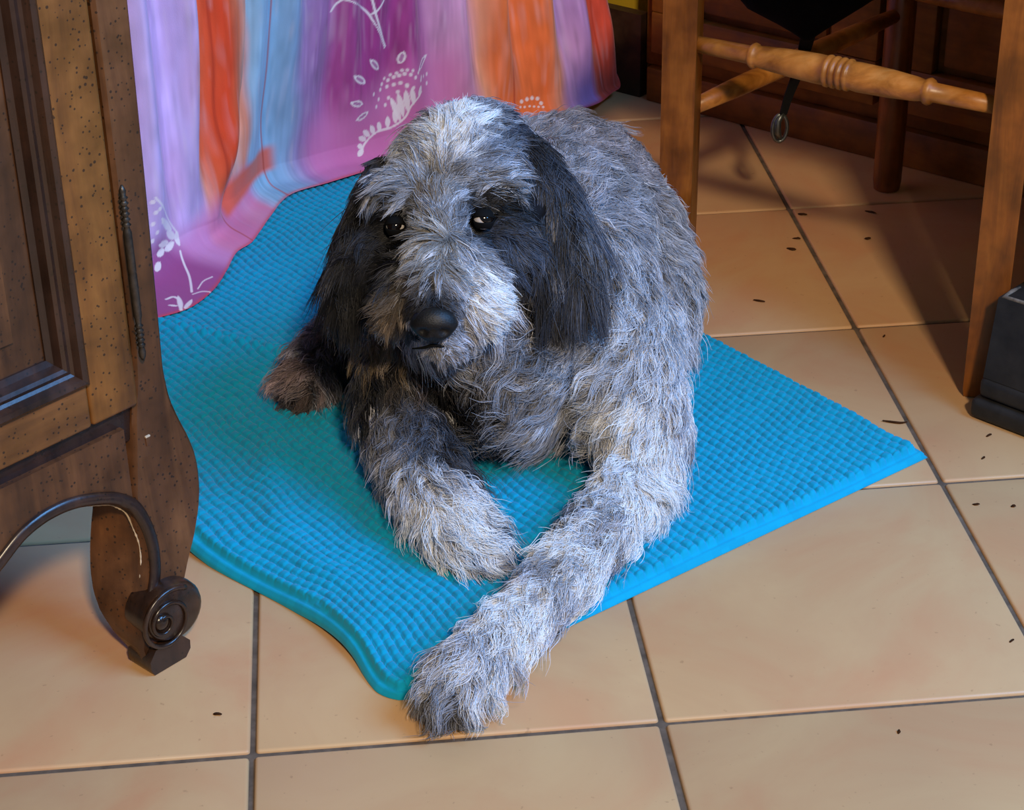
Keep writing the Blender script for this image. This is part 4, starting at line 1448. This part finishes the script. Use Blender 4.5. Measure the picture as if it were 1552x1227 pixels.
tcen = (ta + tb_ + tc_) / 3
treg = regions(tcen)
tn = np.cross(tb_ - ta, tc_ - ta); tn /= (np.linalg.norm(tn, axis=1)[:, None] + 1e-12)
seen = (tn * (np.array([0.099, -1.237, 1.006]) - tcen)).sum(1) > -0.25
DENS = np.array([1.0, 1.4, 1.3, 3.2, 1.5, 1.5, 1.2])


def sample(n):
    w = area * DENS[treg] * np.where(seen, 1.0, 0.45)
    ti = rng.choice(nt, n, p=w / w.sum())
    r1, r2 = np.sqrt(rng.random(n)), rng.random(n)
    b0, b1, b2 = 1 - r1, r1 * (1 - r2), r1 * r2
    p = ta[ti] * b0[:, None] + tb_[ti] * b1[:, None] + tc_[ti] * b2[:, None]
    nn = VN[tri[ti, 0]] * b0[:, None] + VN[tri[ti, 1]] * b1[:, None] + VN[tri[ti, 2]] * b2[:, None]
    nn /= np.linalg.norm(nn, axis=1)[:, None]
    return p, nn


ca_ = np.array(COMB, float)
cpos, cdir = ca_[:, :3], ca_[:, 3:6]
HEADC = np.array([0.19, 0.385, 0.262])


def comb(p, n):
    d2q = ((p[:, None, :] - cpos[None]) ** 2).sum(2)
    w = 1 / (d2q + 0.00012) ** 2
    v = (w[:, :, None] * cdir[None]).sum(1) / w.sum(1)[:, None]
    # where no stroke is near: back along the trunk and down
    far = sstep(0.05, 0.10, np.sqrt(d2q.min(1)))[:, None]
    v = v * (1 - far) + np.array([0.25, 0.65, -0.55]) * far
    v = v - n * (v * n).sum(1)[:, None]
    return v / (np.linalg.norm(v, axis=1)[:, None] + 1e-6)


#            body   earR   earL   head   fR     fL     hind
LEN = np.array([0.032, 0.050, 0.046, 0.0165, 0.023, 0.023, 0.022])
LIFT = np.array([0.24, 0.07, 0.07, 0.17, 0.24, 0.28, 0.30])
WAVE = np.array([0.0046, 0.0012, 0.0012, 0.0011, 0.0040, 0.0038, 0.0032])
WLEN = np.array([0.036, 0.060, 0.060, 0.034, 0.031, 0.031, 0.026])
NLOCK, NHAIR, K = 12500, 420000, 8
lp, ln_ = sample(NLOCK)
lreg = regions(lp)
lv = comb(lp, ln_)
isear = ((lreg == 1) | (lreg == 2))[:, None]
gv = lv * 0.45 + np.array([0.0, -0.12, -1.0])
gv = gv - ln_ * (gv * ln_).sum(1)[:, None]
gv /= np.linalg.norm(gv, axis=1)[:, None] + 1e-6
lv = np.where(isear, gv, lv)
ljit = rng.normal(0, 1, NLOCK)
lcol = paint(lp, ljit)
lcol *= np.exp(rng.normal(0, 0.27, NLOCK))[:, None]
llen = LEN[lreg] * np.clip(1 + 0.28 * rng.normal(0, 1, NLOCK), 0.45, 1.7)
# shorter on the bridge of the nose and round the eyes
dn = np.linalg.norm(lp - NOSE, axis=1)
brid = (lreg == 3)
llen = np.where(brid, llen * np.interp(dn, [0.0, 0.02, 0.05, 0.10], [0.25, 0.5, 0.95, 1.0]), llen)
de = np.min([np.linalg.norm(lp - np.array(e), axis=1) for e, _ in EYES], axis=0)
llen = llen * np.interp(de, [0.0, 0.010, 0.018, 0.03], [0.40, 0.55, 0.85, 1.0])
back_ = (lreg == 0) * sstep(0.45, 0.62, lp[:, 1])
llen = llen * (1 - 0.42 * back_)
llen = np.where((lreg == 1) | (lreg == 2), llen * np.interp(ln_[:, 2], [0.2, 0.7], [1.0, 0.35]) * np.interp(lp[:, 2], [0.195, 0.25], [0.45, 1.0]), llen)
llift = LIFT[lreg] * np.clip(1 + 0.4 * rng.normal(0, 1, NLOCK), 0.2, 2)
lside = np.cross(ln_, lv)
lph = 5.0 * vnoise(lp, 28, 5) + rng.normal(0, 0.7, NLOCK)
lturn = rng.normal(0, 0.30, NLOCK) * np.where((lreg == 1) | (lreg == 2), 0.22, 1.0)
lv = lv * np.cos(lturn)[:, None] + lside * np.sin(lturn)[:, None]
lside = np.cross(ln_, lv)

keep_l = np.where(dn > 0.0145)[0]
own = rng.choice(keep_l, NHAIR)
off = rng.normal(0, 1, (NHAIR, 2)) * np.where(lreg[own] == 3, 0.0030, 0.0052)[:, None]
root = lp[own] + lv[own] * off[:, :1] + lside[own] * off[:, 1:]
root -= ln_[own] * ((off ** 2).sum(1)[:, None] * 6 + 0.0008)
L = llen[own] * np.clip(1 + 0.22 * rng.normal(0, 1, NHAIR), 0.4, 1.8)
stray = rng.random(NHAIR) < 0.035
clump = np.where(stray, 0.0, rng.uniform(0.55, 0.95, NHAIR))
clump = np.where((lreg[own] != 3) & ~stray, 0.62 + 0.36 * rng.random(NHAIR), clump)
lift = llift[own] * np.clip(1 + 0.25 * rng.normal(0, 1, NHAIR), 0.2, 2.2) + stray * 0.12
ph = lph[own] + rng.normal(0, 0.12, NHAIR)
wl, wa = WLEN[lreg[own]], WAVE[lreg[own]] * np.clip(1 + 0.18 * rng.normal(0, 1, NHAIR), 0.1, 2.0)
yaw = rng.normal(0, 0.05, NHAIR) + stray * rng.normal(0, 0.4, NHAIR)
vv = lv[own] * np.cos(yaw)[:, None] + lside[own] * np.sin(yaw)[:, None]
pts = np.empty((NHAIR, K, 3))
for k in range(K):
    t = k / (K - 1)
    up = lift * (t * 1.5 - 0.85 * t * t) + 0.02
    al = t * (1 - 0.35 * lift) * (0.55 + 0.45 * t)
    q = root + (ln_[own] * up[:, None] + vv * al[:, None]) * L[:, None]
    q += lside[own] * (np.sin(2 * math.pi * t * L / wl + ph) * wa * t)[:, None]
    q += ln_[own] * (np.cos(2 * math.pi * t * L / wl + ph) * wa * 0.5 * t)[:, None]
    q -= (lv[own] * off[:, :1] + lside[own] * off[:, 1:]) * (clump * t ** 1.2)[:, None]
    q[:, 2] -= 0.10 * L * t * t
    pts[:, k] = q
pts[..., 2] = np.maximum(pts[..., 2], 0.0055 + rng.random((NHAIR, 1)) * 0.004)
# nothing may cover the eyes or the nose leather
ok = np.ones(NHAIR, bool)
for e, r in EYES:
    eo = np.array(e) + np.array([-0.0799, -0.8667, 0.4924]) * r * 0.9
    dv_ = pts - eo
    ex_ = dv_ @ np.array([0.9948, -0.1007, -0.0159]); ey_ = dv_ @ np.array([0.0634, 0.4886, 0.8702])
    ok &= ((ex_ / (r * 1.05)) ** 2 + (ey_ / (r * 0.62)) ** 2 > 1).all(1) | (np.linalg.norm(dv_, axis=2).min(1) > 0.03)
ok &= (np.linalg.norm(pts - NOSE, axis=2).min(1) > 0.0160)
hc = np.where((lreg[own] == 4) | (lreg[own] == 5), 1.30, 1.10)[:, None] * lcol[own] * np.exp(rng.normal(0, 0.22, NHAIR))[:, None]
silver = rng.random(NHAIR) < 0.06
hc[silver] = hc[silver] * 1.7 + 0.02
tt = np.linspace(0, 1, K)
shade = 0.38 + 0.85 * tt ** 0.8          # dark roots, lighter tips, deepened to paint shade between hairs
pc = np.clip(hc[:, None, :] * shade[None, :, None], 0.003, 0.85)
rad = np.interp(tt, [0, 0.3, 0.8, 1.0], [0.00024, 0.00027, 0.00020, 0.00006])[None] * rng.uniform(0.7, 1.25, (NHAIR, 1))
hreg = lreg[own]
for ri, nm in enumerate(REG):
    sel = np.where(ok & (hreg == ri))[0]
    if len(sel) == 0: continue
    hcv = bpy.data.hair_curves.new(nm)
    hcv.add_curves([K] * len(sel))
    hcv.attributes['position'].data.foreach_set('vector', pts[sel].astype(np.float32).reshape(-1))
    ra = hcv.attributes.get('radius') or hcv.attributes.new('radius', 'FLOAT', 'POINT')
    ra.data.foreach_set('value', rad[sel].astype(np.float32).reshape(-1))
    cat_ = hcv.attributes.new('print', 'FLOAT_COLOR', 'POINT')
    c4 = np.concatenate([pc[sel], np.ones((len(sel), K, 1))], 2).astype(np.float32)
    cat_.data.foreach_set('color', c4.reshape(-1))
    hcv.materials.append(M_FUR)
    ho = bpy.data.objects.new(nm, hcv)
    COL.objects.link(ho)
    ho.parent = dog
    ho['kind'] = 'stuff'
    lab = {'body_fur': 'wavy silver grey coat', 'ear_fur': 'long black ear hair', 'head_fur': 'grey face hair with black eye patches', 'leg_fur': 'curly silver leg hair'}[nm]
    ho['label'] = lab

# ------------------------------------------------------------------ eyes and nose
VW = Vector((-0.0799, -0.8667, 0.4924)); VU = Vector((0.0634, 0.4886, 0.8702)); VR = Vector((0.9948, -0.1007, -0.0159))


def eye(center, r, gaze):
    c = Vector(center)
    bm = bmesh.new()
    bmesh.ops.create_uvsphere(bm, u_segments=28, v_segments=18, radius=r, matrix=Matrix.Translation(c))
    e = from_bm('eye', bm, M_SCLERA, dog, True)
    g = gaze.normalized()
    q = g.to_track_quat('Z', 'Y').to_matrix().to_4x4()
    bm = bmesh.new()
    rings = []
    for a in (0.86, 0.7, 0.5, 0.3, 0.12):
        rings.append([c + (q.to_3x3() @ Vector((math.sin(a) * math.cos(b), math.sin(a) * math.sin(b), math.cos(a)))) * (r * 1.03) for b in np.linspace(0, 2 * math.pi, 24, endpoint=False)])
    loft(bm, rings)
    from_bm('iris', bm, M_IRIS, e, True)
    # upper and lower lid: shells that leave an almond opening
    for nm, s in (('upper_eyelid', 1), ('lower_eyelid', -1)):
        bm = bmesh.new()
        inner_, outer_ = [], []
        rows = []
        for i in range(17):
            f = -1 + 2 * i / 16
            th = f * 1.25
            row = []
            op = 0.12 * math.sqrt(max(0, 1 - f * f)) if s > 0 else 0.42 * math.sqrt(max(0, 1 - f * f))
            for j in range(7):
                el = op + (1.0 - op) * j / 6
                d = VW * (math.cos(th) * math.cos(el)) + VR * (math.sin(th) * math.cos(el)) + VU * (s * math.sin(el))
                row.append(c + d * r * (1.06 + 0.04 * j / 6))
            rows.append([bm.verts.new(x) for x in row])
        for a, b in zip(rows[:-1], rows[1:]):
            for j in range(6):
                bm.faces.new((a[j], a[j + 1], b[j + 1], b[j]))
        lo = from_bm(nm, bm, M_LID, e, True)
        sm = lo.modifiers.new('thickness', 'SOLIDIFY'); sm.thickness = 0.0012; sm.offset = 0
    return e


gz = VW * 1.0 + VU * 0.42 + VR * 0.50
eye(EYES[0][0], EYES[0][1], gz)
eye(EYES[1][0], EYES[1][1], VW * 1.0 + VU * 0.2 - VR * 0.12)

bm = bmesh.new()
r = bmesh.ops.create_icosphere(bm, subdivisions=4, radius=1.0)
F = Vector((-0.12, -0.80, -0.05)).normalized()
F = (VW * 0.80 - VU * 0.45).normalized()
Rr = VR - F * VR.dot(F); Rr.normalize()
Uu = Rr.cross(F) * -1
if Uu.dot(VU) < 0: Uu = -Uu
for v in r['verts']:
    x, y, z = v.co
    wdt = 0.0210 * (1 - 0.30 * max(0, -z) - 0.06 * max(0, z))
    hgt = 0.0165
    dpt = 0.0130
    # nostrils: hollows left and right of the middle, open to the side
    d = 0.0
    for sx in (-1, 1):
        q = ((x - sx * 0.46) / 0.24) ** 2 + ((z + 0.16 + 0.25 * (abs(x) - 0.46)) / 0.20) ** 2
        d += math.exp(-q) * (1 if y > 0 else 0)
    groove = math.exp(-(x / 0.07) ** 2) * (1 if z < 0.15 and y > 0 else 0)
    dd_ = 1 - 0.50 * min(d, 1) - 0.18 * groove
    v.co = Vector(NOSE) + Rr * (x * wdt) + Uu * (z * hgt) + F * (y * dpt * dd_)
from_bm('nose', bm, M_NOSE, dog, True)
# dark line of the mouth under the nose
bm = bmesh.new()
mp = [Vector(NOSE) + Rr * x - Uu * z + F * f for x, z, f in ((-0.020, 0.030, -0.012), (-0.010, 0.026, -0.006), (0.0, 0.022, -0.003), (0.012, 0.026, -0.006), (0.024, 0.031, -0.012))]
tube(bm, [tuple(p) for p in catmull([tuple(p) for p in mp], 24)], [0.0006 + 0.0010 * math.sin(math.pi * k / 23) for k in range(24)], 8)
from_bm('mouth', bm, M_LID, dog, True)
